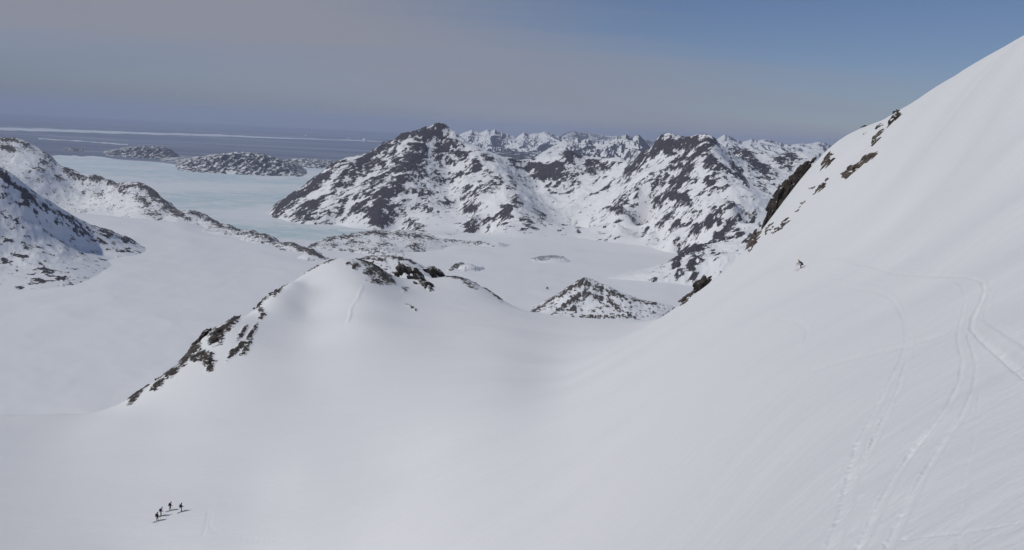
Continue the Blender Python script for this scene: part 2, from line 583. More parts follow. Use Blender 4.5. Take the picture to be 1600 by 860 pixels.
# ski tracks: centre lines read off the photo, pressed into the sheet
TRACKS = [  # pixels, half width (m), depth (m), churn
    ([(1328, 885), (1352, 840), (1375, 790), (1400, 745), (1430, 700), (1460, 665), (1485, 630), (1503, 592), (1507, 560), (1500, 535), (1499, 518), (1506, 490), (1511, 468), (1506, 447), (1492, 437)], 0.040, 0.022, 0.3),
    ([(1375, 885), (1415, 800), (1440, 750), (1470, 700), (1505, 650), (1524, 605), (1529, 572), (1521, 542), (1513, 520)], 0.035, 0.017, 0.3),
    ([(1290, 885), (1320, 800), (1332, 740), (1345, 690), (1370, 640), (1395, 590), (1410, 560), (1418, 530), (1415, 500), (1405, 480), (1394, 465), (1370, 455), (1330, 451), (1300, 459)], 0.06, 0.027, 0.8),
    ([(1345, 740), (1362, 700), (1385, 650), (1405, 608), (1415, 570), (1426, 530), (1421, 500), (1410, 470), (1390, 450), (1350, 440), (1280, 433)], 0.045, 0.023, 0.6),
    ([(1640, 605), (1590, 570), (1560, 545), (1535, 525), (1521, 510), (1523, 493), (1535, 470), (1541, 450), (1538, 437), (1515, 431), (1470, 430), (1420, 428), (1390, 424), (1350, 414), (1320, 407), (1295, 403)], 0.06, 0.045, 0.3),
    ([(1295, 403), (1275, 406), (1256, 414)], 0.12, 0.05, 0.2),
    ([(1640, 560), (1575, 520), (1545, 503), (1541, 490), (1550, 460), (1551, 440)], 0.04, 0.014, 0.2),
    ([(1505, 885), (1500, 810), (1511, 740), (1525, 690), (1531, 620), (1535, 580)], 0.02, 0.007, 0.1),
    ([(1215, 500), (1245, 502), (1262, 515), (1258, 535), (1235, 550), (1200, 565)], 0.08, 0.02, 0.3),
    ([(1260, 583), (1330, 560), (1400, 545), (1480, 521)], 0.10, 0.02, 1.5),
    ([(1380, 850), (1450, 838), (1520, 830), (1620, 812)], 0.012, 0.004, 0.5),
    ([(326, 798), (322, 820), (317, 836), (300, 850), (285, 862)], 0.14, 0.025, 0.2),
    ([(331, 800), (327, 822), (340, 834), (375, 842), (440, 846)], 0.14, 0.02, 0.2),
    ([(567, 446), (562, 458), (558, 468), (551, 477), (547, 484), (547, 493), (543, 504)], 0.33, -0.11, 0.6),
    ([(246, 815), (260, 806), (300, 796), (360, 785)], 0.15, 0.04, 0.2),
]

ROCKS_NEAR = [  # bedrock showing through the snow of the knoll and the slope edge
    (208, 622, 12, 5, 50, 1.1), (222, 606, 14, 5, 45, 1.1), (252, 583, 18, 5, 36, 1.1), (246, 602, 11, 5, 42, 1.2), (268, 583, 13, 5, 35, 1.1), (288, 562, 14, 7, 45, 1.0),
    (302, 540, 14, 9, 55, 1.1), (318, 515, 12, 10, 50, 1.2), (322, 560, 16, 9, -30, 1.1), (338, 526, 14, 12, 50, 1.0), (352, 512, 12, 8, 45, .8), (362, 500, 16, 8, 55, 1.1), (330, 573, 9, 5, 60, 1.0), (305, 560, 9, 7, 0, 1.0),
    (378, 522, 14, 4, 55, .9), (393, 522, 16, 3.5, 55, .8), (372, 545, 15, 4, 50, .9), (388, 540, 14, 3.5, 55, .8), (382, 552, 10, 4, 40, .9), (360, 555, 12, 4, 55, .8), (398, 512, 8, 3, 55, .7),
    (408, 485, 6, 4, 40, .9), (410, 494, 7, 4, 40, .9), (405, 470, 14, 6, 50, 1.1), (420, 456, 14, 6, 45, 1.1), (440, 446, 14, 4, 35, 1.0), (433, 458, 10, 4, 50, .8), (475, 424, 12, 3, 32, 1.0), (490, 417, 14, 3, 30, 1.0), (515, 407, 12, 3, 25, .9),
    (545, 412, 6, 3, 30, .8), (556, 415, 6, 6, 45, 1.0), (575, 410, 12, 5, -20, 1.1), (590, 420, 14, 7, -40, 1.0), (600, 432, 14, 8, -40, 1.0), (578, 425, 10, 9, -45, .75), (590, 440, 16, 5, -10, .7), (612, 440, 7, 5, -50, 1.1), (570, 404, 16, 3, 5, 1.0),
    (640, 479, 8, 1.5, -32, .8), (648, 485, 6, 1.5, -25, .8), (720, 434, 20, 3.0, -5, 1.1), (745, 440, 18, 4, -25, 1.0), (765, 453, 14, 4, -40, 1.0), (778, 464, 9, 3, -45, 1.0), (710, 432, 14, 3, 0, .9), (735, 445, 14, 4, -25, .6),
    (632, 452, 6, 4, -20, .7), (660, 440, 12, 6, -40, .6),
]


def build_near():
    cols = np.unique(np.concatenate([np.linspace(-1.25, -0.62, 24), np.linspace(-0.62, 0.0, 330), np.linspace(0.0, 0.64, 430), np.linspace(0.64, 1.25, 40)]))
    lr = np.unique(np.concatenate([np.linspace(math.log(0.8), math.log(3.0), 20), np.linspace(math.log(3.0), math.log(12.0), 330), np.linspace(math.log(12.0), math.log(30.0), 90),
                                   np.linspace(math.log(30.0), math.log(520.0), 390), np.linspace(math.log(520.0), math.log(1500.0), 40)]))
    LR, U = np.meshgrid(lr, cols, indexing='ij')
    R = np.exp(LR)
    T = near_tan(U.ravel(), R.ravel()).reshape(R.shape)
    X, Y = R * np.sin(U), R * np.cos(U)
    Z = CAMZ + R * T
    p = np.c_[X.ravel(), Y.ravel(), np.zeros(X.size)]
    # soft wind-worked undulation
    q = p * np.array([0.35, 1.0, 1.0])
    far = sstep(20, 120, R)
    Z += far * 0.22 * fbm(q, 16.0, 3, 0.5, False, 3).reshape(R.shape) + sstep(150, 400, R) * 0.6 * fbm(p, 45.0, 3, 0.5, False, 8).reshape(R.shape)
    Z += 0.010 * sstep(1, 10, R) * fbm(q, 0.9, 3, 0.5, False, 13).reshape(R.shape)
    # tracks
    for k, (L, w, dep, churn) in enumerate(TRACKS):
        pts = np.array([hit(*a) for a in densify(L, 4)])[:, :2]
        lo, hi = pts.min(0) - 2, pts.max(0) + 2
        m = (X > lo[0]) & (X < hi[0]) & (Y > lo[1]) & (Y < hi[1])
        xy = np.c_[X[m], Y[m]]
        best = np.full(len(xy), 1e9)
        for a, b in zip(pts[:-1], pts[1:]):
            ab = b - a
            t = np.clip(((xy - a) @ ab) / (ab @ ab + 1e-12), 0, 1)
            best = np.minimum(best, np.linalg.norm(xy - a - t[:, None] * ab, axis=1))
        rr = R[m]
        ww = w * (1 + sstep(15, 90, rr) * 0.9)
        pn = np.c_[xy, np.zeros(len(xy))]
        nz = fbm(pn, 0.7, 3, 0.55, False, k)
        s = best / ww
        prof = -np.exp(-s ** 4) * (1 + 0.5 * nz) + (0.25 + 0.45 * nz) * np.exp(-((s - 1.6) / 0.5) ** 2)
        rough = churn * np.exp(-(s / 3.2) ** 2) * fbm(pn, 0.09, 2, 0.6, False, k + 4) * (0.5 + np.maximum(fbm(pn, 0.8, 2, 0.5, False, k + 7), -0.4))
        Z[m] += 1.5 * dep * (1 + sstep(15, 90, rr) * 0.8) * (prof + 1.3 * rough)
    # bedrock
    px, py = proj(X, Y, Z)
    sel = (R > 180) & (R < 560)
    rock = np.full(X.shape, -6.0)
    ps = np.c_[X[sel], Y[sel], Z[sel]]
    dq = np.array([0.62, 0.3, 0.72])
    mk = fbm(ps - np.outer(ps @ dq, dq) * 0.62, 2.6, 4, 0.65, False, 17)
    wob = fbm(ps, 9.0, 2, 0.5, False, 27)
    bl = blobs(px[sel] + 4 * wob, py[sel] - 3 * wob, ROCKS_NEAR)
    rock[sel] = -0.58 + bl * 1.3 + 1.4 * mk * (bl > 0.05) - 5.0 * (1 - sstep(0.02, 0.22, bl))
    # only the side of the ridge that can be seen carries the outcrop
    Z[sel] += sstep(-0.15, 0.45, rock[sel]) * (0.5 + 1.6 * fbm(ps, 2.6, 3, 0.55, True, 29)) * 0.45
    o = grid_mesh('snow_slope', X, Y, Z, M_near, rock)
    tag(o, 'smooth near snow slope falling from the right into the basin and over the knoll', kind='structure')


build_near()

# ------------------------------------------------------------------ sea, fjord ice, snow plain
def sheet(name, pts, z, mat, label):
    me = bpy.data.meshes.new(name)
    me.from_pydata([(x, y, z) for x, y in pts], [], [list(range(len(pts)))])
    me.update()
    return tag(link(name, me, [mat]), label, kind='structure')


def sea_mat():
    m, n, l, b = new_mat('sea_with_floes')
    tcn = N(n, 'ShaderNodeTexCoord')
    mpn = N(n, 'ShaderNodeMapping')
    mpn.inputs['Scale'].default_value = (0.00008, 0.0011, 1)
    mpn.inputs['Rotation'].default_value = (0, 0, math.radians(-9))
    l.new(tcn.outputs['Object'], mpn.inputs[0])
    a = node_noise(n, l, mpn.outputs[0], 1.0, 8, 0.62, 0.4)
    c = ramp(n, l, a, [(0.0, (0.10, 0.12, 0.17)), (0.45, (0.125, 0.145, 0.20)), (0.55, (0.18, 0.20, 0.25)), (0.66, (0.5, 0.52, 0.55))])
    l.new(c, b.inputs['Base Color'])
    b.inputs['Roughness'].default_value = 0.6
    b.inputs['Specular IOR Level'].default_value = 0.3
    return m


def ice_mat():
    m, n, l, b = new_mat('fjord_ice')
    tcn = N(n, 'ShaderNodeTexCoord')
    mpn = N(n, 'ShaderNodeMapping')
    mpn.inputs['Scale'].default_value = (0.0006, 0.0010, 1)
    mpn.inputs['Rotation'].default_value = (0, 0, math.radians(-15))
    l.new(tcn.outputs['Object'], mpn.inputs[0])
    a = node_noise(n, l, mpn.outputs[0], 0.9, 5, 0.6, 0.6)
    f = node_noise(n, l, mpn.outputs[0], 11.0, 8, 0.75, 1.2)
    s = mathn(n, l, 'MULTIPLY_ADD', f, 0.75, mathn(n, l, 'MULTIPLY_ADD', a, 0.8, -0.14))
    c = ramp(n, l, s, [(0.43, (0.50, 0.64, 0.66)), (0.53, (0.60, 0.71, 0.72)), (0.61, (0.76, 0.80, 0.80)), (0.70, (0.84, 0.85, 0.85))])
    l.new(c, b.inputs['Base Color'])
    b.inputs['Roughness'].default_value = 0.55
    return m


M_sea, M_ice = sea_mat(), ice_mat()
FAR = 75000.0
sheet('sea', [(FAR * math.sin(a), FAR * math.cos(a)) for a in np.linspace(math.radians(75), math.radians(-75), 49)] + [(-3000, 500), (3000, 500)], 0.0, M_sea,
      'dark blue grey open sea reaching to the horizon')
ice_px = [(20, 247), (110, 243), (160, 246), (300, 260), (420, 262), (530, 258), (620, 262), (640, 300), (640, 370), (540, 395), (380, 400), (100, 330), (-40, 300)]
sheet('fjord_ice', [tuple(PZ(x + random.uniform(-3, 3), y + random.uniform(-1.2, 1.2), 4.0)[:2]) for x, y in densify(ice_px + ice_px[:1], 6)[:-1]], 4.0, M_ice, 'turquoise frozen fjord between the left ridge and the central mountain')
M_band, n_, l_, b_ = new_mat('drift_ice')
tcn_ = N(n_, 'ShaderNodeTexCoord')
mp_ = N(n_, 'ShaderNodeMapping')
mp_.inputs['Scale'].default_value = (0.0002, 0.0012, 1)
l_.new(tcn_.outputs['Object'], mp_.inputs[0])
l_.new(ramp(n_, l_, node_noise(n_, l_, mp_.outputs[0], 1.0, 6, 0.7), [(0.30, (0.16, 0.18, 0.22)), (0.5, (0.75, 0.77, 0.79))]), b_.inputs['Base Color'])
b_.inputs['Roughness'].default_value = 0.7


def drift(top, bot, label, seed):
    rr = random.Random(seed)
    t = densify(top, 8)
    b = densify(bot, 8)
    pts = [PZ(x, y + rr.uniform(-.5, .5), 6.0)[:2] for x, y in t] + [PZ(x, y + rr.uniform(-.5, .5), 6.0)[:2] for x, y in reversed(b)]
    return sheet('drift_ice', [tuple(p) for p in pts], 6.0, M_band, label)


drift([(-60, 198), (60, 201), (200, 206), (330, 210), (450, 215), (600, 221)], [(-60, 203), (60, 205.5), (200, 209.5), (330, 213), (450, 217), (600, 222)],
      'long pale band of drift ice crossing the sea', 3)
drift([(60, 216), (140, 221), (200, 226)], [(60, 217.5), (140, 222.5), (200, 227.5)], 'short faint streak of drift ice before the dark island', 5)

# the snow plain behind the knoll
pl = [(-900, 700, 100), (0, 700, 100), (900, 700, 100), (-1500, 1600, 110), (-400, 1600, 100), (600, 1600, 95), (1400, 1500, 110),
      (-1700, 2600, 120), (-700, 2500, 95), (300, 2500, 90), (1200, 2400, 110)]
pl = [np.array(p, float) for p in pl]
pl += [PZ(-120, 350, 130), PZ(60, 330, 115), PZ(200, 342, 100), PZ(300, 350, 90), PZ(400, 378, 80), PZ(500, 402, 70), PZ(600, 405, 65), PZ(720, 385, 55), PZ(850, 385, 50), PZ(1000, 390, 50), PZ(1100, 420, 60)]
pl += [PZ(-120, 300, 60), PZ(60, 292, 20), PZ(200, 300, -60), PZ(300, 330, -50), PZ(400, 360, -60), PZ(480, 383, -50), PZ(540, 376, -40), PZ(600, 365, -20), PZ(700, 366, 20), PZ(850, 366, 40), PZ(950, 368, 45), PZ(1060, 375, 60), PZ(1160, 380, 60)]
o, f_plain = landform('snow_plain', pl, (-320, 1500, 650, 5200), (300, 300), 7.0, 520, [], terrain_mat('snow_plain', 8.0, BROWN, 0.1, 0.0, 0.0, snowbump=0.25, snowscale=40.0),
                      'flat wide snow covered glacier plain behind the knoll', base=-2.0, nw=0.0, seed=70.0)

# ------------------------------------------------------------------ central massif
RIDGE_A = [(408, 335, 5060), (440, 316, 5130), (460, 300, 5180), (472, 296, 5200), (490, 281, 5250), (505, 267, 5290), (520, 258, 5320), (540, 249, 5350), (560, 246, 5370), (583, 237, 5400), (596, 227, 5420),
           (623, 217, 5440), (628, 211, 5450), (639, 210, 5460), (660, 202, 5480), (676, 200, 5490), (684, 195, 5500), (691, 194.5, 5500), (699, 202, 5500), (711, 210, 5490), (723, 220, 5480), (737, 230, 5450), (760, 243, 5400),
           (773, 247, 5420), (797, 251, 5520), (818, 252, 5600), (832, 251, 5630), (844, 246, 5640), (859, 243, 5640), (871, 245, 5640), (883, 240, 5620), (892, 239, 5610), (906, 245, 5640), (925, 247, 5680), (946, 248, 5680), (967, 248, 5600),
           (981, 253, 5450), (1000, 242, 5250), (1021, 228, 5100), (1028, 218, 5050), (1037, 212, 5000), (1046, 211, 4990), (1053, 218, 4970), (1060, 220, 4950), (1067, 218, 4930), (1084, 216.5, 4880), (1093, 214, 4850), (1104, 212, 4800), (1111, 214, 4790), (1120, 223, 4770), (1128, 230, 4800)]
BACK = [(1135, 240, 5000), (1146, 240, 5250), (1157, 234, 5350), (1169, 235, 5380), (1185, 244, 5400), (1199, 251, 5450), (1211, 244, 5550), (1227, 241, 5600), (1241, 245, 5600), (1265, 250, 5650), (1300, 250, 5700)]
mass = lineP(RIDGE_A) + lineP(BACK)
# foot of the faces
mass += [PZ(x, y, z) for x, y, z in [(412, 340, 0), (440, 344, 0), (470, 351, 0), (520, 357, 0), (570, 359, 0), (620, 362, 15), (660, 366, 30), (700, 368, 40), (750, 371, 42), (800, 372, 44), (850, 372, 46), (900, 372, 46), (960, 374, 48), (1010, 379, 52), (1035, 384, 55)]]
mass += [PZ(x, y, z) for x, y, z in [(412, 352, -60), (520, 370, -60), (620, 374, -50), (750, 382, -40), (900, 384, -40), (1010, 392, -30), (1010, 420, -30)]]
# spurs (nearer) and gullies (farther)
mass += lineP([(668, 212, 5440), (655, 226, 5340), (642, 240, 5230), (632, 262, 5080), (615, 290, 4930), (600, 312, 4800), (590, 336, 4690)])
mass += lineP([(560, 285, 5060), (540, 310, 4900), (510, 335, 4760), (600, 270, 5140), (575, 262, 5250)])
mass += lineP([(692, 225, 5450), (698, 260, 5330), (705, 295, 5160), (718, 322, 4960), (732, 345, 4720)])
mass += lineP([(660, 300, 4960), (668, 325, 4800), (650, 350, 4640)])
mass += lineP([(742, 262, 5200), (726, 280, 5080), (745, 310, 4820), (742, 335, 4620)])
mass += lineP([(776, 262, 5200), (784, 280, 5000), (799, 291, 4880), (808, 312, 4690), (800, 335, 4520), (790, 355, 4380)])
mass += lineP([(826, 270, 5560), (836, 300, 5350), (850, 322, 5120), (850, 345, 4720)])
mass += lineP([(862, 276, 5480), (875, 292, 5380), (885, 315, 5200), (890, 335, 4940), (895, 352, 4600)])
mass += lineP([(920, 272, 5520), (920, 300, 5250), (925, 325, 4980), (930, 350, 4600)])
mass += lineP([(975, 275, 5250), (960, 300, 5060), (945, 325, 4860), (940, 350, 4560)])
mass += lineP([(1030, 245, 4940), (1012, 270, 4800), (995, 295, 4680), (975, 325, 4520), (965, 350, 4350)])
mass += lineP([(1066, 245, 4850), (1050, 280, 4680), (1035, 310, 4520), (1025, 340, 4340), (1015, 362, 4230)])
mass += lineP([(1092, 240, 4680), (1085, 262, 4560), (1075, 290, 4420), (1068, 315, 4300), (1065, 345, 4100), (1055, 370, 3960)])
mass += lineP([(1112, 235, 4640), (1125, 262, 4440), (1137, 288, 4180), (1145, 315, 3850), (1146, 340, 3560), (1140, 356, 3400), (1115, 376, 3270), (1085, 392, 3200), (1058, 410, 3140)])
mass += [PZ(1048, 420, 62), PZ(1080, 420, 60), PZ(1110, 413, 62), PZ(1140, 402, 70), PZ(1048, 428, 20), PZ(1100, 430, 10), PZ(1160, 415, 30), PZ(1040, 410, 58), PZ(1060, 395, 55)]
mass += lineP([(1150, 270, 4700), (1175, 295, 4480), (1198, 310, 4300), (1180, 330, 3900), (1172, 355, 3500), (1165, 380, 3200)])
mass += lineP([(1180, 262, 4950), (1205, 285, 4700), (1230, 275, 4950), (1260, 290, 4700), (1230, 330, 4000), (1280, 330, 4200)])
# behind the crest
mass += [np.array([p[0] * 1.10, p[1] + 480, p[2] - 260]) for p in lineP(RIDGE_A)[2::3]]
mass += [np.array([p[0] * 1.10, p[1] + 480, p[2] - 260]) for p in lineP(BACK)[1::3]]
BL_M = [(450, 318, 45, 8, 35, 1), (500, 282, 40, 9, 40, 1), (560, 255, 45, 9, 28, 1), (600, 232, 25, 8, 35, 1), (627, 216, 14, 8, 10, 1.2), (660, 206, 25, 6, 15, .8), (688, 199, 10, 6, 0, 1.2),
        (480, 327, 30, 8, 25, .95), (520, 300, 50, 5, 40, .75), (560, 275, 45, 6, 40, .85), (600, 252, 35, 6, 35, .65), (545, 310, 40, 6, 38, .65), (590, 285, 40, 8, 40, .8), (470, 338, 20, 5, 20, .7),
        (655, 225, 22, 8, 50, .9), (640, 258, 22, 15, 45, 1.15), (660, 262, 12, 12, 0, 1), (625, 285, 20, 13, 40, 1.05), (600, 305, 20, 12, 30, .95), (588, 325, 15, 13, 60, 1.25), (595, 345, 14, 9, 0, 1.05),
        (565, 320, 20, 8, 40, .75), (480, 345, 16, 6, 10, .85), (510, 335, 18, 4, 35, .55), (622, 322, 9, 5, 10, .9), (662, 297, 10, 7, 45, .85), (675, 300, 7, 6, 0, .85), (665, 328, 20, 8, -20, .65), (640, 345, 14, 9, 0, .55),
        (700, 315, 12, 5, 20, .95), (655, 355, 14, 8, -30, .65), (715, 235, 35, 9, -40, .7), (740, 255, 15, 7, -30, .7), (725, 270, 10, 5, 40, .8), (743, 263, 10, 4, 0, .9), (760, 247, 14, 5, -10, .9), (690, 240, 25, 28, 0, .45), (690, 275, 25, 20, 0, .4),
        (735, 325, 9, 10, 60, .8), (780, 283, 14, 5, 20, .8), (797, 288, 10, 5, -40, .8), (745, 300, 28, 10, 20, .45), (805, 315, 8, 10, 0, .75), (790, 333, 14, 6, 15, .9), (790, 350, 10, 5, 10, .85), (765, 345, 22, 5, 10, .55), (735, 350, 14, 8, 20, .45),
        (827, 345, 14, 9, 0, .7), (825, 358, 14, 5, 0, .75), (845, 340, 10, 7, 0, .5), (885, 360, 8, 4, 0, .6), (905, 358, 8, 4, 0, .5),
        (805, 254, 14, 5, 0, .9), (835, 257, 16, 8, 0, 1), (855, 275, 14, 8, 0, 1.15), (840, 270, 12, 8, 0, .8), (870, 288, 10, 5, -20, .95), (895, 246, 16, 7, -25, 1.2), (868, 262, 16, 10, 0, .75), (890, 278, 10, 12, 0, .6), (905, 285, 6, 10, 0, .5),
        (862, 300, 5, 4, 0, .8), (930, 256, 25, 7, -10, .85), (925, 268, 20, 8, 0, .5), (960, 254, 16, 4, 0, .65), (888, 305, 6, 5, 0, .5),
        (1000, 246, 16, 7, 40, 1), (1040, 225, 14, 14, 0, 1.25), (985, 265, 12, 5, 40, .8), (1025, 240, 16, 5, 40, .75), (1010, 258, 16, 4, 42, .6), (1060, 228, 15, 8, 0, .85), (1080, 222, 14, 9, 0, 1.1), (1105, 220, 12, 10, 0, 1.1),
        (1095, 240, 22, 9, 30, 1.05), (1058, 258, 20, 6, 45, .9), (1075, 262, 20, 8, 70, .9), (1060, 285, 20, 8, 40, .8), (1040, 270, 16, 5, 45, .7), (1060, 310, 15, 9, 0, 1.15), (1075, 312, 12, 7, 0, 1), (1025, 315, 12, 5, 30, .9),
        (1000, 290, 20, 5, 42, .7), (960, 326, 10, 4, 0, .9), (975, 310, 20, 5, 40, .55), (950, 290, 14, 4, 35, .7), (1020, 295, 14, 5, 40, .5), (1108, 255, 10, 9, 0, 1.05), (1120, 262, 18, 8, -70, .95), (1110, 285, 10, 8, 0, 1.05),
        (1135, 275, 12, 7, -60, .8), (1150, 270, 10, 7, -50, .85), (1160, 280, 12, 5, -50, .8), (1060, 350, 10, 6, 0, .8), (1090, 355, 9, 5, 0, .8), (1110, 350, 14, 8, 0, .85), (1125, 330, 14, 5, 30, .6), (1140, 320, 10, 7, -30, .65), (1155, 335, 12, 7, 0, .55), (1095, 300, 18, 5, 20, .55), (1045, 335, 12, 5, 20, .5), (1085, 335, 14, 5, 20, .5),
        (1060, 405, 14, 8, 35, 1.25), (1085, 390, 14, 8, 35, 1.25), (1110, 380, 20, 6, 30, 1.0), (1090, 405, 14, 4, 30, 1.0), (1130, 370, 14, 7, 30, 1.0), (1120, 395, 12, 4, 30, .75), (1150, 362, 10, 5, 10, .6), (1140, 347, 16, 5, 20, .6),
        (1165, 242, 14, 8, -20, 1.15), (1180, 258, 16, 8, -40, 1.15), (1195, 270, 20, 8, -45, 1), (1215, 255, 16, 8, 0, .7), (1230, 248, 18, 7, 0, 1), (1190, 290, 12, 7, -40, .75), (1240, 262, 14, 8, 0, .7), (1170, 365, 8, 4, 0, .7), (1165, 378, 6, 4, 0, .7)]
landform('mountain', mass, (385, 1310, 2700, 6400), (800, 470), 24.0, 230.0, BL_M, M_mount,
         'rocky snow streaked mountain group with a pointed central peak and a cirque', base=-0.62, mscale=65.0, stretch=(2.6,), wslope=0.4, s0=0.75, rockamp=8.0, nw=1.5, bw=1.45, blobnoise=16.0, zb=45.0, kind='lin')

# ------------------------------------------------------------------ left mountain (nearer) and left ridge
LMR = [(-160, 190, 2480), (-80, 225, 2510), (-30, 248, 2545), (0, 264, 2570), (20, 275, 2585), (40, 293, 2610), (52, 303, 2630), (70, 315, 2660), (90, 325, 2705), (110, 337, 2760), (135, 348, 2840), (160, 358, 2930), (185, 366, 3010), (205, 376, 3060)]
lm = lineP(LMR)
lm += [PZ(x, y, z) for x, y, z in [(216, 382, 110), (195, 398, 112), (165, 418, 112), (140, 432, 112), (112, 442, 112), (60, 448, 112), (0, 450, 112), (-80, 455, 112), (-200, 462, 112)]]
lm += [PZ(x, y, z) for x, y, z in [(250, 396, 88), (225, 416, 90), (190, 436, 90), (160, 452, 90), (120, 462, 90), (60, 468, 90), (0, 470, 90), (-80, 475, 90), (-200, 480, 90)]]
lm += lineP([(30, 340, 2480), (70, 365, 2520), (110, 385, 2600), (0, 350, 2420), (0, 400, 2320), (50, 405, 2350), (150, 392, 2720)])
lm += [np.array([p[0] - 420, p[1] + 180, p[2] - 220]) for p in lineP(LMR[::2])]
BL_L = [(8, 278, 16, 6, -45, 1), (35, 300, 20, 5, -45, 1), (50, 310, 14, 5, -50, 1), (40, 315, 6, 10, 10, 1.0), (75, 325, 20, 4, -35, .8), (5, 305, 6, 5, 0, .8), (100, 338, 25, 5, -35, .85), (90, 345, 7, 8, 20, .8), (130, 360, 25, 8, -25, .7), (170, 366, 25, 5, -25, .9), (200, 376, 12, 4, -20, 1.1), (150, 375, 16, 5, -10, .7), (195, 392, 20, 3, -5, .7),
        (72, 424, 9, 6, 0, 1.1), (95, 435, 12, 5, -15, .9), (60, 440, 20, 4, 0, .5), (10, 375, 20, 5, -20, .5), (25, 398, 20, 4, -15, .55), (10, 408, 14, 5, -10, .6), (20, 345, 20, 4, -35, .5), (60, 385, 20, 3, -35, .5)]
landform('mountain_left', lm, (-60, 300, 1950, 3450), (300, 260), 9.0, 130.0, BL_L, M_mount,
         'shaded rocky snow mountain cut by the left edge of the view', base=-0.66, mscale=26.0, stretch=(1.0,), rockamp=4.5, ring=(60, 'f'), zb=112, bw=1.35, nw=1.7, fade=(0.06,0.004,0.06), seed=40.0, blobnoise=6.0)

LRR = [(-160, 200, 4550), (-60, 208, 4550), (0, 216, 4550), (15, 217, 4555), (28, 216, 4560), (45, 224, 4570), (65, 236, 4580), (85, 250, 4590), (95, 262, 4600), (108, 264, 4600), (125, 272, 4600), (140, 276, 4600), (155, 276, 4590), (175, 283, 4540), (200, 287, 4460), (222, 288, 4400), (235, 293, 4360), (250, 308, 4310), (270, 322, 4230), (290, 331, 4150), (305, 331, 4110), (320, 336, 4040), (340, 347, 3950), (365, 355, 3820), (400, 363, 3630), (430, 372, 3490), (460, 381, 3350), (490, 391, 3230), (510, 402, 3150)]
lr_ = lineP(LRR)
lr_ += [PZ(x, y, z) for x, y, z in [(-150, 335, 125), (40, 318, 117), (90, 318, 112), (130, 320, 108), (180, 328, 102), (230, 342, 97), (280, 346, 93), (310, 347, 90), (330, 356, 88), (370, 372, 84), (400, 383, 80), (440, 393, 76), (480, 403, 71), (515, 409, 68),
                                    (50, 338, 80), (180, 342, 70), (280, 358, 60), (400, 396, 50), (480, 414, 40), (525, 412, 30)]]
lr_ += lineP([(60, 268, 4320), (110, 290, 4420), (0, 250, 4350), (30, 285, 4170), (0, 290, 4100), (160, 300, 4420), (210, 312, 4180), (245, 325, 4090), (270, 337, 4050)])
lr_ += [np.array([p[0] * 1.05 - 40, p[1] + 330, p[2] - 300]) for p in lineP(LRR[::3])]
BL_R = [(15, 219, 18, 4, 0, .9), (10, 232, 16, 4, -5, .8), (40, 228, 12, 5, -30, .7), (75, 246, 20, 5, -40, .7), (70, 255, 10, 4, -10, .8), (60, 265, 20, 6, 0, .45), (105, 267, 10, 5, -20, 1.0), (120, 275, 16, 5, -25, .9), (90, 278, 10, 5, 0, .6), (150, 279, 12, 5, 0, 1.0), (175, 288, 14, 5, -20, .8), (200, 291, 16, 5, 0, .9), (225, 293, 14, 6, -20, 1.1),
        (240, 305, 16, 8, -40, 1.0), (255, 318, 18, 8, -40, .9), (270, 330, 20, 6, -30, .9), (225, 315, 14, 7, -30, .7), (190, 297, 14, 6, 0, .55), (155, 305, 9, 4, 20, .6), (130, 302, 3, 3, 0, .7), (240, 335, 16, 5, -15, .6), (285, 338, 14, 4, -20, .8),
        (310, 336, 14, 4, -20, .9), (335, 347, 20, 5, -30, .9), (370, 360, 25, 4, -20, .7), (410, 370, 30, 5, -18, .75), (450, 382, 30, 5, -20, .75), (490, 396, 25, 4, -28, .85), (400, 380, 20, 4, -10, .4), (440, 390, 20, 4, -15, .5)]
landform('ridge_left', lr_, (-140, 545, 2900, 5000), (440, 280), 12.0, 160.0, BL_R, M_low,
         'low rocky snow ridge running down from the left towards the fjord', base=-0.66, mscale=34.0, stretch=(1.0,), rockamp=5.0, ring=(20, 'f'), zb=85, bw=1.5, nw=1.8, fade=(0.08,0.02,0.04), seed=60.0, blobnoise=5.0)

# ------------------------------------------------------------------ low hills on the plain
mo = lineP([(478, 387, 3480), (490, 380, 3560), (503, 374, 3660), (530, 368, 3760), (560, 365, 3850), (590, 362, 3900), (620, 360, 3900), (650, 363, 3900), (680, 370, 3900), (700, 375, 3900), (740, 378, 3850), (780, 380, 3830)])
mo += [PZ(x, y, z) for x, y, z in [(470, 390, 60), (490, 396, 64), (530, 400, 64), (580, 402, 64), (640, 400, 62), (690, 390, 58), (740, 386, 54), (800, 384, 50), (480, 406, 30), (560, 412, 30), (650, 410, 30), (720, 398, 30), (810, 392, 30)]]
mo += lineP([(540, 384, 3560), (580, 380, 3600), (620, 376, 3680), (650, 384, 3580)])
mo += [np.array([p[0] * 1.05, p[1] + 250, 0.0]) for p in lineP([(478, 387, 3480), (530, 368, 3760), (590, 362, 3900), (650, 363, 3900), (700, 375, 3900), (780, 380, 3830)])]
BL_MO = [(490, 384, 10, 3, 25, 1), (515, 374, 14, 4, 15, .9), (545, 370, 20, 4, 5, .9), (580, 364, 22, 4, 5, 1.0), (600, 368, 10, 5, 0, 1), (625, 366, 12, 5, -5, .9), (650, 370, 16, 5, -10, .9), (555, 380, 16, 3, 0, .7), (520, 384, 12, 3, 0, .7), (600, 382, 12, 3, 0, .8), (648, 385, 12, 4, 0, 1.0), (655, 393, 12, 2.5, 0, .7), (670, 372, 12, 3, -15, .8), (710, 377, 16, 2, -5, .7), (745, 380, 16, 2, -3, .7), (575, 390, 25, 3, 0, .55), (540, 392, 16, 3, 0, .55)]
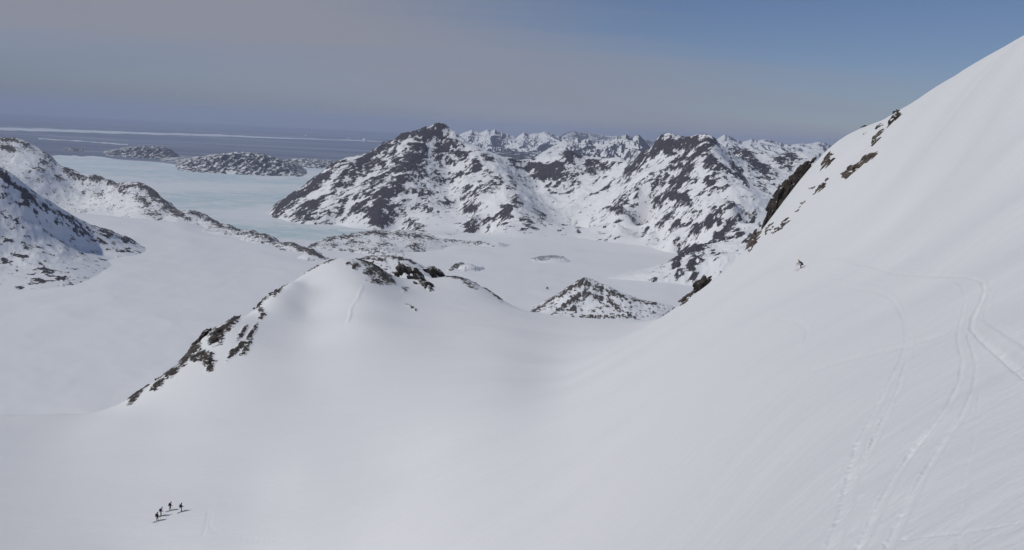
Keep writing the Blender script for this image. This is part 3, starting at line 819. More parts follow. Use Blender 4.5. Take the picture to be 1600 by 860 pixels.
landform('moraine_hill', mo, (455, 830, 3250, 4250), (260, 120), 7.0, 110.0, BL_MO, M_low, 'low bumpy hill with brown rock at the foot of the central mountain',
         base=-0.64, mscale=24.0, rockamp=5.0, ring=(0, 'flr'), zb=55, bw=1.15, nw=1.8, seed=80.0, blobnoise=4.0)

def z_at(px, py, z=95):
    return PZ(px, py, z)

HPR = [(826, 489, 2262), (850, 476, 2290), (875, 458, 2310), (895, 444, 2320), (908, 437, 2325), (916, 434, 2325), (930, 440, 2325), (950, 447, 2325), (975, 459, 2325), (1000, 468, 2325), (1020, 473, 2325), (1050, 478, 2325)]
hp = lineP(HPR)
hp += [PZ(x, y, z) for x, y, z in [(820, 493, 92), (840, 496, 94), (880, 499, 94), (920, 499, 94), (960, 501, 94), (1000, 501, 93), (1045, 498, 93), (1080, 490, 92)]]
hp += lineP([(905, 452, 2292), (890, 470, 2264), (880, 485, 2234), (940, 465, 2288), (965, 482, 2252), (985, 494, 2226), (910, 480, 2254)])
hp += [np.array([p[0] * 1.03, p[1] + 110, 80.0]) for p in lineP(HPR[::2])]
BL_H = [(905, 442, 12, 6, 45, 1.1), (885, 455, 18, 4, 38, 1.0), (860, 470, 18, 3, 35, .9), (838, 485, 10, 4, 30, 1.1), (920, 445, 9, 9, 0, .8), (940, 450, 16, 4, -20, .8), (965, 462, 25, 4, -28, .8), (1000, 471, 20, 3, -15, .8), (900, 466, 22, 4, 35, 1.0), (880, 480, 16, 3, 35, 1.0), (895, 483, 9, 4, 20, 1.0), (935, 465, 20, 4, -25, 1.0), (960, 478, 18, 4, -35, 1.0), (985, 492, 16, 3, -30, .9), (930, 495, 22, 3, 0, .9), (965, 495, 25, 3, 0, .8), (915, 460, 10, 8, 0, .7), (945, 478, 14, 5, -10, .45), (1010, 490, 14, 3, 0, .5), (1020, 474, 5, 2, 0, 1)]
landform('pointed_hill', hp, (795, 1100, 2120, 2520), (290, 140), 3.5, 45.0, BL_H, M_low, 'small pointed rocky hill standing on the snow plain beside the knoll',
         base=-0.64, mscale=14.0, rockamp=2.5, ring=(60, 'flrb'), zb=92, bw=1.2, nw=1.8, seed=90.0, blobnoise=4.0)

dm = lineP([(548, 408, 1300), (560, 404, 1310), (580, 400.5, 1320), (600, 399, 1330), (620, 400, 1330), (640, 405, 1330), (655, 412, 1330), (668, 420, 1330)])
dm += lineP([(540, 430, 1250), (600, 430, 1240), (660, 432, 1250), (690, 440, 1300), (520, 425, 1290), (600, 412, 1290), (630, 414, 1290)])
dm += [np.array([p[0] * 1.05, p[1] + 150, p[2] - 80]) for p in lineP([(548, 408, 1300), (600, 399, 1330), (640, 405, 1330), (668, 420, 1330)])]
BL_D = [(575, 403, 16, 3, 15, 1), (600, 401, 14, 3, 0, .9), (590, 406, 14, 3, 0, .7), (625, 404, 16, 3, -12, 1), (645, 411, 14, 2.5, -30, 1), (605, 406, 10, 3, 0, .8)]
landform('snow_dome', dm, (515, 700, 1220, 1500), (130, 60), 1.5, 30.0, BL_D, M_low, 'rounded snow dome with a dark rock rim just behind the knoll summit',
         base=-0.64, mscale=8.0, rockamp=1.2, nw=1.6, seed=95.0, blobnoise=3.0)
tb = lineP([(703, 419, 2985), (712, 412, 2995), (722, 410, 3000), (732, 413, 3000), (742, 415, 3000)])
tb += [PZ(x, y, z) for x, y, z in [(700, 421, 84), (715, 420, 84), (735, 418, 84), (755, 417, 84), (695, 428, 60), (730, 428, 60), (765, 424, 60)]]
tb += [np.array([p[0] * 1.02, p[1] + 90, 60.0]) for p in lineP([(703, 419, 2985), (722, 408.5, 3000), (745, 414, 3000)])]
landform('rock_mound', tb, (692, 770, 2900, 3150), (70, 50), 1.0, 30.0, [(712, 415, 9, 4, 35, 1.2), (726, 411, 9, 2.5, 10, 1.1)], M_low, 'tiny brown mound alone on the snow plain',
         base=-0.5, mscale=10.0, rockamp=1.0, nw=0.6, seed=97.0, ring=(50, 'flrb'), zb=80)

# ------------------------------------------------------------------ islands and distant ranges
def ridge_range(name, sky_px, d, base_z, wfront, wback, res, label, mat=M_far, amp=0.16, nscale=1.0, base=0.05, mscale=None, seed=0.0, stretch=1.0, p=1.15, wslope=0.6, s0=0.5, rocklist=(), shade_aspect=0.35, jag=1.0):
    sk = np.array(sky_px, float)
    xs = np.linspace(sk[0, 0], sk[-1, 0], res[0])
    ys = np.interp(xs, sk[:, 0], sk[:, 1])
    ys = ys - jag * 2.4 * fbm(np.c_[xs, xs * 0, xs * 0], 7.0, 4, 0.65, False, seed) * np.sin(np.pi * np.linspace(0, 1, res[0])) ** 0.5
    dd = np.interp(xs, sk[:, 0], sk[:, 2]) if sk.shape[1] > 2 else np.full(res[0], float(d))
    a, b, c = ray(xs, ys)
    tx, hz = a / b, CAMZ + c / b * dd
    s = np.concatenate([np.linspace(-1, 0, res[1]), np.linspace(0, 1, res[1] // 2)[1:]])
    Sg, TX = np.meshgrid(s, tx, indexing='ij')
    k = max(3, res[0] // 14)
    kern = np.hanning(2 * k + 1)
    hs_ = np.convolve(np.pad(hz, k, mode='edge'), kern / kern.sum(), 'valid')
    wS = np.exp(-(Sg / 0.16) ** 2)
    HZ = hz[None] * wS + hs_[None] * (1 - wS)
    DD = np.broadcast_to(dd, Sg.shape)
    Dm = DD + np.where(Sg < 0, Sg * wfront, Sg * wback)
    X, Y = Dm * TX, Dm
    prof = (1 - np.abs(Sg)) ** p
    rel = HZ - base_z
    Z = base_z + rel * prof
    pp = np.c_[X.ravel(), Y.ravel(), np.zeros(X.size)]
    hs = max(float(rel.max()), 1.0)
    n1 = fbm(pp * np.array([1.0, 0.38, 1.0]), hs * 1.25 * nscale, 5, 0.5, True, seed).reshape(X.shape) - 0.3
    env = np.sin(np.pi * np.clip(1 - np.abs(Sg), 0, 1) ** 0.8) * 0.9 + 0.10 * (1 - np.abs(Sg))
    Z = Z + hs * amp * n1 * env * np.clip(rel / hs, 0, 1)
    sl_, nn = slope_of(X, Y, Z)
    ps = np.c_[X.ravel(), Y.ravel(), Z.ravel()]
    ms = mscale or hs * 0.35
    mk = fbm(ps * np.array([1, 1, 1.0 / stretch]), ms, 5, 0.6, False, seed + 3).reshape(X.shape)
    pxx, pyy = proj(X, Y, Z)
    rock = base + 0.75 * mk + wslope * np.clip(sl_ - s0, -0.6, 1.0) + blobs(pxx, pyy, rocklist) + shade_aspect * np.where(nn[..., 2:3] < 0, -nn, nn)[..., 0]  # last term: slopes turned from the sun take rock colour as painted shade
    Z = Z - 0.02 * hs * (Sg ** 2)
    o = grid_mesh(name, X, Y, Z, mat, rock)
    return tag(o, label, kind='structure')


M_isl = terrain_mat('island_rock', 45.0, FARROCK, 0.10, 4.0, 0.8)
ridge_range('island', [(140, 247), (150, 243), (165, 238), (185, 232), (205, 229.5), (213, 228), (225, 229), (240, 229), (255, 230), (266, 233), (272, 238), (280, 246)], 11800, -8, 900, 900, (220, 46),
            'dark humped rocky island in the far left of the fjord mouth', M_isl, amp=0.5, nscale=0.6, base=0.22, seed=3, mscale=70, s0=0.55, wslope=0.4, p=0.8)
ridge_range('island', [(270, 262), (285, 250), (300, 246), (320, 244), (345, 240), (365, 238), (390, 239), (410, 241), (425, 245), (440, 251), (455, 257), (470, 264), (482, 270)], 9700, -8, 1100, 1000, (240, 50),
            'snowy rounded island in the middle of the fjord mouth', M_isl, amp=0.5, nscale=0.6, base=0.10, seed=9, mscale=70, s0=0.5, wslope=0.4, p=0.8)
ridge_range('island', [(240, 250), (260, 247), (290, 246), (310, 252), (330, 262)], 10900, -8, 500, 700, (100, 30),
            'low rocky skerry joining the dark island and the snowy one', M_isl, amp=0.4, base=0.2, seed=19, mscale=50, p=0.7)
ridge_range('island', [(64, 243), (80, 236), (95, 233), (112, 232), (128, 234), (145, 240)], 12300, -8, 600, 700, (110, 30),
            'low dark island next to the left ridge', M_isl, amp=0.35, base=0.4, seed=29, mscale=60, p=0.7)
ridge_range('island', [(425, 256), (445, 250), (470, 247), (495, 249), (520, 252), (545, 258), (560, 262)], 11200, -8, 700, 700, (150, 30),
            'low snowy island half hidden behind the central mountain flank', M_isl, amp=0.35, base=0.22, seed=39, mscale=50, p=0.7)

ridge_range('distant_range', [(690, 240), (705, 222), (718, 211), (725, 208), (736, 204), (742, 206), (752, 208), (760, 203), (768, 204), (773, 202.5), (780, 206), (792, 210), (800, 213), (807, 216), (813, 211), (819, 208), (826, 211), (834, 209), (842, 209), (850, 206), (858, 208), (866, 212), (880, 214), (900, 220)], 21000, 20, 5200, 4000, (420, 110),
            'snowy distant mountain range to the right of the central peak', amp=0.40, base=-0.10, shade_aspect=1.1, seed=11, s0=0.45, mscale=330)
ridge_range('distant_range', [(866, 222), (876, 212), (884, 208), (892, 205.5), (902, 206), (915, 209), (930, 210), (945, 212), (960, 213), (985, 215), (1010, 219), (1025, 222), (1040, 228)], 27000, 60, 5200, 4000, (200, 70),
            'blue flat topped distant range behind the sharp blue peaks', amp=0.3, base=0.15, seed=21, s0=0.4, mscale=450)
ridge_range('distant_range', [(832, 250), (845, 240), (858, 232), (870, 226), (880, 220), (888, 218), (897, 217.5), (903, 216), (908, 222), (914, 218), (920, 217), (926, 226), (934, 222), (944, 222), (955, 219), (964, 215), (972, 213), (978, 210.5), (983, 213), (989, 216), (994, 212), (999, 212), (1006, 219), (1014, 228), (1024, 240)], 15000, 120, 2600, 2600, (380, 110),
            'sharp dark blue peaks behind the cirque', amp=0.42, base=0.34, shade_aspect=1.3, seed=31, s0=0.75, mscale=230, p=1.0)
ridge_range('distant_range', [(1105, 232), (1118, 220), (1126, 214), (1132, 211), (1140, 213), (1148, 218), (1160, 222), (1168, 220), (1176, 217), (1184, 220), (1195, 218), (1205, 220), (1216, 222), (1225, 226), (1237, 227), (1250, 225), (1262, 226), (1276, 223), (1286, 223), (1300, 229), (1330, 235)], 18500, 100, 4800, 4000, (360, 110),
            'snowy distant range behind the right mountain', amp=0.40, base=-0.02, shade_aspect=1.1, seed=41, s0=0.5, mscale=300)
# haze: one closed box of thin even air round everything
def build_haze():
    bm = bmesh.new()
    bmesh.ops.create_cube(bm, size=1.0)
    for v in bm.verts:
        v.co = (v.co.x * 160000, v.co.y * 160000, -70 + (v.co.z + 0.5) * 1270)
    me = bpy.data.meshes.new('haze')
    bm.to_mesh(me)
    m = bpy.data.materials.new('haze')
    m.use_nodes = True
    n, l = m.node_tree.nodes, m.node_tree.links
    n.remove(n['Principled BSDF'])
    v = N(n, 'ShaderNodeVolumePrincipled')
    v.inputs['Color'].default_value = (0.64, 0.725, 0.94, 1)
    v.inputs['Density'].default_value = 2.4e-5
    v.inputs['Anisotropy'].default_value = 0.0
    l.new(v.outputs[0], n['Material Output'].inputs['Volume'])
    o = link('haze', me, [m])
    tag(o, 'thin blue air haze over the far mountains and the sea', kind='stuff')


build_haze()
ridge_range('distant_shore', [(720, 250), (745, 240), (770, 237), (800, 236), (830, 238), (860, 242), (880, 250)], 16000, -10, 1500, 2500, (200, 50),
            'low speckled coastal hills below the distant range', amp=0.35, base=0.35, seed=51, mscale=160)

# ------------------------------------------------------------------ rock outcrops
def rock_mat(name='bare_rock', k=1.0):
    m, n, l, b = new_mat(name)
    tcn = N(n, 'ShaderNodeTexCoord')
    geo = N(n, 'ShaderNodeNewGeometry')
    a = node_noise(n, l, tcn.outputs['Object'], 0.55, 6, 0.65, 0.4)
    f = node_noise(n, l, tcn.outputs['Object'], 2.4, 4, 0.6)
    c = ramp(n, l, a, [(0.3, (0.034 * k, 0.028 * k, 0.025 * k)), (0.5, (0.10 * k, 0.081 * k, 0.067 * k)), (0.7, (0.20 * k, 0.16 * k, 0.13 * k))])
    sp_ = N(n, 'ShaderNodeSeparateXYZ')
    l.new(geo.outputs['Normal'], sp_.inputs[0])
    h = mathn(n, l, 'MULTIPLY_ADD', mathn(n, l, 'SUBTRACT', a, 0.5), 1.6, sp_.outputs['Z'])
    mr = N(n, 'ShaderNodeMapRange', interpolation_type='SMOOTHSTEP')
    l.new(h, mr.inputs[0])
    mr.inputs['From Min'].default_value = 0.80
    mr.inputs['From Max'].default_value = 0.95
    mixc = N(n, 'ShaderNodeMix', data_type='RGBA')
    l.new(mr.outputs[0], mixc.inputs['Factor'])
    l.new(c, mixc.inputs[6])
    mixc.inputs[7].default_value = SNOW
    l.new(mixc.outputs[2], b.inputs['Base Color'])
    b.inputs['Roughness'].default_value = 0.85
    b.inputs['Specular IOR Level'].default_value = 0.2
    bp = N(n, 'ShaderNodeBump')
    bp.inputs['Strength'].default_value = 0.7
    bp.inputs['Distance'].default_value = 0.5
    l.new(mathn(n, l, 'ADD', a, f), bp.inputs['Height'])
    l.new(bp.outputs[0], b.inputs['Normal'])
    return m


M_rock, M_rockshaded = rock_mat(), rock_mat('dark_shaded_rock', 0.5)  # second is a darkened copy: shade of cliff and crags put into the colour


def block(bm, c, axes, rr, sub=2):
    """one angular block: an icosphere cut by random planes, then stretched along its axes"""
    r = bmesh.ops.create_icosphere(bm, subdivisions=sub, radius=1.0)
    vs = r['verts']
    co = np.array([v.co[:] for v in vs])
    g = np.random.default_rng(rr.randrange(1 << 30))
    for _ in range(13):
        n = g.normal(size=3)
        n /= np.linalg.norm(n)
        d = g.uniform(0.32, 0.75)
        t = co @ n - d
        co -= np.where(t > 0, t, 0)[:, None] * n
    co += g.normal(size=co.shape) * 0.012
    w = co @ np.array(axes) + np.array(c)
    for v, p in zip(vs, w):
        v.co = p


def outcrop(label, px, py, w, h, ang, seed, n=None, deep=0.8, name='rock_outcrop', group=None, rfix=None, rise=0.25, mat=None):
    """angular blocks spread over an ellipse of the photo (full width w along its tilt, h across), sitting on the near sheet"""
    rr = random.Random(seed)
    c, s_ = math.cos(math.radians(ang)), math.sin(math.radians(ang))
    p0 = hit(px, py)
    r0 = rfix or float(np.hypot(p0[0], p0[1]))
    m = r0 / F
    n = n or max(5, min(16, int(w * h / 22)))
    root = bpy.data.objects.new(name, None)
    S.collection.objects.link(root)
    root.location = p0
    tag(root, label, 'rock', group)
    for k in range(n):
        a = (k + 0.5) / n * 2 - 1 + rr.uniform(-.3, .3)
        b = rr.uniform(-1, 1) * (0.75 if abs(a) < .6 else .45)
        qx, qy = px + a * w * 0.45 * c - b * h * 0.5 * s_, py - a * w * 0.45 * s_ - b * h * 0.5 * c
        A, B, C = ray(qx, qy)
        hh = math.hypot(A, B)
        p = hit(qx, qy)
        rq = rfix or float(np.hypot(p[0], p[1]))
        rq = min(max(rq, r0 * 0.88), r0 * 1.12) + rr.uniform(-.3, .3) * h * m
        pos = np.array([A / hh * rq, B / hh * rq, CAMZ + C / hh * rq])
        sz = max(h, 3.0) * m * rr.uniform(0.24, 0.50)
        if rfix is None:
            pos[2] = min(pos[2], float(near_z([pos[0]], [pos[1]])[0]) + rise * h * m)
        ta = math.radians(ang + rr.uniform(-13, 13))
        ln = sz * rr.uniform(1.3, 2.3)
        yaw = rr.uniform(-.5, .5)
        axes = [[ln * math.cos(ta), yaw * ln, ln * math.sin(ta)], [-yaw * sz, sz * deep * rr.uniform(.8, 1.4), -0.1 * sz], [-sz * .8 * math.sin(ta), 0.1 * sz, sz * .8 * math.cos(ta)]]
        if rfix is not None:
            axes = [[v * 0.6 for v in axes[0]], [v * 0.75 for v in axes[1]], [0.2 * sz * rr.uniform(-1, 1), -0.15 * sz, 1.15 * sz]]
            pos[2] -= 0.5 * sz
        bm = bmesh.new()
        block(bm, pos - p0, axes, rr)
        me = bpy.data.meshes.new('block')
        bm.to_mesh(me)
        bm.free()
        link('block', me, [mat or M_rock], root)
    return root


G1, G2 = 'rock outcrops along the edge of the right slope', 'rock outcrops on the knoll'
OC = [
    ('dark rock topmost on the right slope skyline', 1398, 184, 26, 13, 58, G1), ('small dark rock just left of the topmost skyline rock', 1375, 197, 15, 7, 32, G1), ('little dark rock on the skyline, leftmost of the upper rocks', 1350, 197, 8, 5, 15, G1),
    ('tiny flat rock below the little skyline rock', 1351, 209, 7, 3.5, 20, G1), ('brown rock below the topmost skyline rock', 1371, 216, 26, 12, 52, G1), ('brown rock at the upper right end of the long broken band', 1357, 249, 30, 13, 38, G1),
    ('brown rock at the lower left end of the long broken band', 1330, 267, 30, 14, 38, G1), ('pale brown single boulder above the middle slope', 1293, 254, 20, 15, 60, G1), ('slanting slab of rock below the single boulder', 1285, 293, 28, 10, 48, G1),
    ('small flat rock left of the slanting slab', 1269, 294, 9, 5.5, 5, G1), ('small pointed rock below the slanting slab', 1256, 317, 13, 6, 35, G1), ('small rock lowest of the thin diagonal row', 1247, 328, 12, 5, 38, G1),
    ('broken dark rocks at the top end of the cliff band', 1268, 243, 24, 10, 50, G1), ('long grey brown slab beside the foot of the cliff', 1222, 353, 32, 11, 40, G1), ('narrow brown slab between the cliff foot and the long slab', 1203, 357, 24, 9, 48, G1), ('square brown rock standing below the cliff', 1179, 376, 26, 17, 65, G1), ('pointed brown rock tip under the square rock', 1174, 391, 14, 7, 55, G1),
    ('dark craggy rock low on the slope edge', 1096, 444, 26, 18, 40, G1), ('flat brown rock left of the low craggy rock', 1074, 448, 24, 9, 40, G1), ('brown wedge of rock lowest on the slope edge', 1070, 470, 20, 10, 45, G1), ('thin dark rock rib lowest left at the slope edge', 1048, 466, 20, 3, 38, G1),
]
for k, (lb, x, y, w, h, a, g) in enumerate(OC):
    outcrop(lb, x, y, w, h, a, 100 + k, group=g, rise=(0.75 if k >= 12 else 0.25), mat=(M_rockshaded if k in (0, 1, 2, 12, 17) else None))
for k, (lb, x, y, w, h, a, n) in enumerate([('upper black part of the steep cliff above the shaded valley', 1249, 271, 40, 20, 45, 34), ('middle and largest black part of the steep cliff', 1226, 300, 46, 32, 45, 50), ('lower brown buttress of the steep cliff', 1205, 335, 54, 15, 65, 36)]):
    outcrop(lb, x, y, w, h, a, 300 + k, n=n, name='cliff', group='parts of the steep cliff on the slope edge', deep=1.2, rfix=(388, 382, 372)[k], mat=M_rockshaded)
for k, (lb, x, y, w, h, a) in enumerate([('dark rock spire beside the knoll summit', 624, 421, 24, 14, 75), ('big dark crag sloping down to the right of the spire', 652, 437, 58, 20, -40), ('smaller dark crag behind the big crag', 679, 425, 26, 15, -35),
                                         ('lowest rock tip of the knoll ridge', 212, 619, 28, 7, 48), ('brown rock rib on the lower knoll ridge', 254, 581, 30, 7, 38), ('dark block below the brown rib', 246, 602, 22, 8, 48), ('rock above the dark block on the lower ridge', 269, 583, 20, 8, 42),
                                         ('tall brown face on the knoll ridge', 303, 540, 34, 13, 58), ('dark top of the big rock face on the ridge', 318, 514, 24, 14, 40), ('lower right buttress of the big rock face', 324, 560, 30, 13, -35), ('middle block of the big rock face', 338, 527, 30, 13, 55), ('narrow rock rib at the right of the big face', 361, 503, 38, 8, 52),
                                         ('dark rocks on the ridge above the big face', 406, 470, 26, 7, 50), ('rock band high on the left ridge of the knoll', 430, 451, 36, 5, 38), ('thin rock line nearest the knoll summit on its left ridge', 488, 418, 34, 4, 30), ('small dark knob on the knoll summit', 580, 413, 8, 8, 60)]):
    outcrop(lb, x, y, w, h, a, 500 + k, group=G2, deep=1.1, rise=(0.9 if k < 3 else 0.3), mat=(M_rockshaded if k < 3 or k == 8 else None))

# lone boulder and icebergs
def lone(name, label, cat, px, py, z, w, h, mat, seed, sub=2, n=3):
    rr = random.Random(seed)
    p = PZ(px, py, z)
    m = p[1] / F
    bm = bmesh.new()
    for k in range(n):
        ww, hh_ = w * m * rr.uniform(.3, .5), h * m * rr.uniform(.5, 1.0)
        block(bm, (rr.uniform(-.3, .3) * w * m, rr.uniform(-.2, .2) * w * m, hh_ * 0.35), [[ww, 0, 0], [0, ww, 0], [0, 0, hh_]], rr, sub)
    me = bpy.data.meshes.new(name)
    bm.to_mesh(me)
    bm.free()
    o = link(name, me, [mat])
    o.location = p
    return tag(o, label, cat)


lone('boulder', 'tiny dark boulder alone on the flat plain left of the pointed hill', 'rock', 855, 451, 92, 5, 3, M_rock, 5)
M_berg, n_, l_, b_ = new_mat('berg_ice')
b_.inputs['Base Color'].default_value = (0.72, 0.80, 0.86, 1)
b_.inputs['Roughness'].default_value = 0.6
for k, (lb, x, y, w, h) in enumerate([('largest iceberg on the sea, close to the central mountain', 571, 222, 9, 5), ('small iceberg farther left on the sea', 478, 213, 7, 3), ('faint thin iceberg between the other two', 546, 217, 6, 1.6)]):
    tag(lone('iceberg', lb, 'iceberg', x, y, 0.5, w, h, M_berg, 60 + k), group='icebergs on the sea')

# broken ice on the plain below the cirque
ib = [PZ(x, y, 74 + e) for x, y, e in [(838, 403, 0), (850, 401, 2), (865, 401, 3), (880, 402, 2), (845, 406, 0), (862, 408, 0), (882, 407, 0)]]
M_rub = terrain_mat('broken_ice', 7.0, ((0.2, 0.22, 0.25), (0.38, 0.41, 0.45), (0.6, 0.63, 0.66)), 0.15, 2.6, 0.9)
landform('icefall', ib, (808, 915, 3050, 3480), (130, 90), 7.0, 22.0, [(845, 403, 14, 5, 0, 1.2), (865, 401, 22, 5, 0, .9), (830, 404, 9, 2, 0, 1.1)], M_rub, 'patch of broken grey ice blocks on the snow plain below the cirque', base=-0.75, mscale=9.0, nw=1.4, rockamp=3.0, seed=120.0, ring=(45, 'flrb'), zb=66)


# ------------------------------------------------------------------ people
def plain_mat(name, col, rough=0.8):
    m, n, l, b = new_mat(name)
    tcn = N(n, 'ShaderNodeTexCoord')
    a = node_noise(n, l, tcn.outputs['Object'], 9.0, 4, 0.6)
    l.new(ramp(n, l, a, [(0.2, tuple(c * 0.75 for c in col)), (0.8, tuple(min(1, c * 1.2) for c in col))]), b.inputs['Base Color'])
    b.inputs['Roughness'].default_value = rough
    return m


M_skin = plain_mat('skin', (0.45, 0.28, 0.21))
M_boot = plain_mat('boot', (0.02, 0.02, 0.022), 0.5)
M_pole = plain_mat('pole', (0.08, 0.08, 0.09), 0.4)


def skin_mesh(name, verts, edges, root=0, sub=1):
    me = bpy.data.meshes.new(name + '_cage')
    me.from_pydata([v[:3] for v in verts], edges, [])
    o = bpy.data.objects.new(name + '_cage', me)
    S.collection.objects.link(o)
    md = o.modifiers.new('skin', 'SKIN')
    md.use_smooth_shade = True
    for k, v in enumerate(verts):
        r = v[3]
        me.skin_vertices[0].data[k].radius = (r, r) if not isinstance(r, tuple) else r
        me.skin_vertices[0].data[k].use_root = (k == root)
    sd = o.modifiers.new('sub', 'SUBSURF')
    sd.levels = sub
    dg = bpy.context.evaluated_depsgraph_get()
    res = bpy.data.meshes.new_from_object(o.evaluated_get(dg))
    res.name = name
    bpy.data.objects.remove(o)
    bpy.data.meshes.remove(me)
    return res


def person(label, loc, head, J, colors, hat_col, pack_col, ski_col, grp, ski_label, pole_label, pitch=0.0, poles=True, normal=(0, 0, 1)):
    """J: joints in the person's own frame (x forward, y left, z up)"""
    jacket, trousers = colors
    V, E = [], []

    def add(p, r, par=None):
        V.append((*p, r))
        if par is not None:
            E.append((par, len(V) - 1))
        return len(V) - 1
    pel = add(J['pelvis'], .15)
    ch = add(J['chest'], .19, pel)
    nk = add(J['neck'], .065, ch)
    add(J['chin'], .085, nk)
    hd = add(J['head'], .105, len(V) - 1)
    nose = np.array(J['head']) + np.array(J.get('face', (1, 0, 0))) * 0.11 - np.array((0, 0, .02))
    add(nose, .018, hd)
    hands = []
    for sd in (1, -1):
        f = lambda k: J[k + ('L' if sd == 1 else 'R')]
        s_ = add(f('sho'), .085, ch)
        e_ = add(f('elb'), .066, s_)
        w_ = add(f('wri'), .04, e_)
        d = np.array(f('wri')) - np.array(f('elb'))
        d = d / np.linalg.norm(d)
        hp_ = np.array(f('wri')) + d * 0.08
        h_ = add(hp_, .038, w_)
        side = np.cross(d, (0, 0, 1.0))
        side = side / (np.linalg.norm(side) + 1e-9)
        for q in (-1.5, -.5, .5, 1.5):
            a_ = add(hp_ + side * 0.017 * q + d * (0.055 - 0.004 * abs(q)), .010, h_)
            add(hp_ + side * 0.017 * q + d * 0.06 + np.array((0, 0, -.04)), .009, a_)
        t_ = add(np.array(f('wri')) + d * 0.04 + side * 0.05, .011, w_)
        add(np.array(f('wri')) + d * 0.08 + side * 0.045 + np.array((0, 0, -.02)), .010, t_)
        hands.append(hp_ + d * 0.04)
        hp2 = add(f('hip'), .095, pel)
        k_ = add(f('kne'), .07, hp2)
        a2 = add(f('ank'), .055, k_)
        add(np.array(f('ank')) + np.array((0.03, 0, -.07)), .055, a2)
        add(np.array(f('ank')) + np.array((.19, 0, -.085)), .04, len(V) - 1)
    me = skin_mesh('person', V, E)
    root = link('person', me, [jacket, trousers, M_boot, M_skin])
    zp = J['pelvis'][2]
    knee_top = max(J['ankL'][2], J['ankR'][2]) + 0.08
    hcen = np.array(J['head'])
    for p in me.polygons:
        c = np.array(p.center)
        if np.linalg.norm(c - hcen) < 0.17 and c[2] > J['chin'][2] - 0.05:
            p.material_index = 3
        elif min(np.linalg.norm(c - h) for h in hands) < 0.10:
            p.material_index = 2
        elif c[2] < knee_top:
            p.material_index = 2
        elif c[2] < zp - 0.04:
            p.material_index = 1
    root.location = loc
    nv = Vector(normal).normalized()
    hv = Vector((math.cos(head), math.sin(head), 0))
    # stand upright; only the skis follow the ground
    root.rotation_euler = (0, 0, head)
    tag(root, label, 'person', grp)

    def part(name, bm, mat):
        m2 = bpy.data.meshes.new(name)
        bm.to_mesh(m2)
        bm.free()
        for q in m2.polygons:
            q.use_smooth = True
        return link(name, m2, [mat], root)
    # hat / helmet
    bm = bmesh.new()
    bmesh.ops.create_uvsphere(bm, u_segments=16, v_segments=10, radius=0.128)
    fc = np.array(J.get('face', (1, 0, 0)))
    for v in list(bm.verts):
        if v.co.z < -0.035 - 0.05 * (1 - (v.co.x > 0.03)):
            v.co.z = -0.04 if v.co.x > 0.02 else max(v.co.z, -0.085)
        v.co.z *= 1.05
        v.co += Vector(hcen) + Vector((-0.012, 0, 0.03))
    part('hat', bm, hat_col)
    # backpack
    if pack_col:
        bm = bmesh.new()
        bmesh.ops.create_cube(bm, size=1.0)
        bmesh.ops.subdivide_edges(bm, edges=bm.edges[:], cuts=3, use_grid_fill=True)
        up = Vector(J['neck']) - Vector(J['pelvis'])
        up.normalize()
        rt = Vector((0, 1, 0))
        bk = rt.cross(up)
        bk = bk if bk.x < 0 else -bk
        cc = Vector(J['chest']) * 0.6 + Vector(J['pelvis']) * 0.4 + bk * 0.235 + up * 0.06
        for v in bm.verts:
            q = v.co.copy()
            ln = q.length
            q = q.lerp(q.normalized() * 0.55, 0.45)
            v.co = cc + rt * q.y * 0.34 + up * q.z * 0.60 + bk * q.x * 0.26 * (1 - 0.25 * q.z)
        part('backpack', bm, pack_col)
    bpy.context.view_layer.update()
    # skis: things of their own under the boots
    fwd = (hv - nv * hv.dot(nv)).normalized()
    lt = nv.cross(fwd)
    Rm = Matrix.Rotation(head, 3, 'Z')
    for sd, nm in ((1, 'left'), (-1, 'right')):
        a = Vector(J['ankL' if sd == 1 else 'ankR'])
        base = Vector(loc) + Rm @ Vector((a.x + 0.03, a.y, 0))
        bm = bmesh.new()
        prof = []
        for t in np.linspace(-0.82, 0.92, 26):
            wd_ = 0.052 + 0.016 * (abs(t) / 0.9) ** 2
            if t > 0.78:
                wd_ *= math.sqrt(max(0.02, 1 - ((t - 0.78) / 0.145) ** 2))
            zz_ = 0.035 + (0.55 * (t - 0.68) ** 2 if t > 0.68 else 0.0) * 2.2
            prof.append([bm.verts.new(base + fwd * t + lt * wd_ * q + nv * (zz_ + h_)) for q, h_ in ((-1, 0), (1, 0), (1, .016), (-1, .016))])
        for A, B in zip(prof[:-1], prof[1:]):
            for k in range(4):
                bm.faces.new((A[k], A[(k + 1) % 4], B[(k + 1) % 4], B[k]))
        bm.faces.new(prof[0][::-1])
        bm.faces.new(prof[-1])
        bmesh.ops.recalc_face_normals(bm, faces=bm.faces)
        for v in bm.verts:
            v.co -= base
        m2 = bpy.data.meshes.new('ski')
        bm.to_mesh(m2)
        o = link('ski', m2, [ski_col])
        o.location = base
        tag(o, f'{nm} ski {ski_label}', 'ski', 'skis')
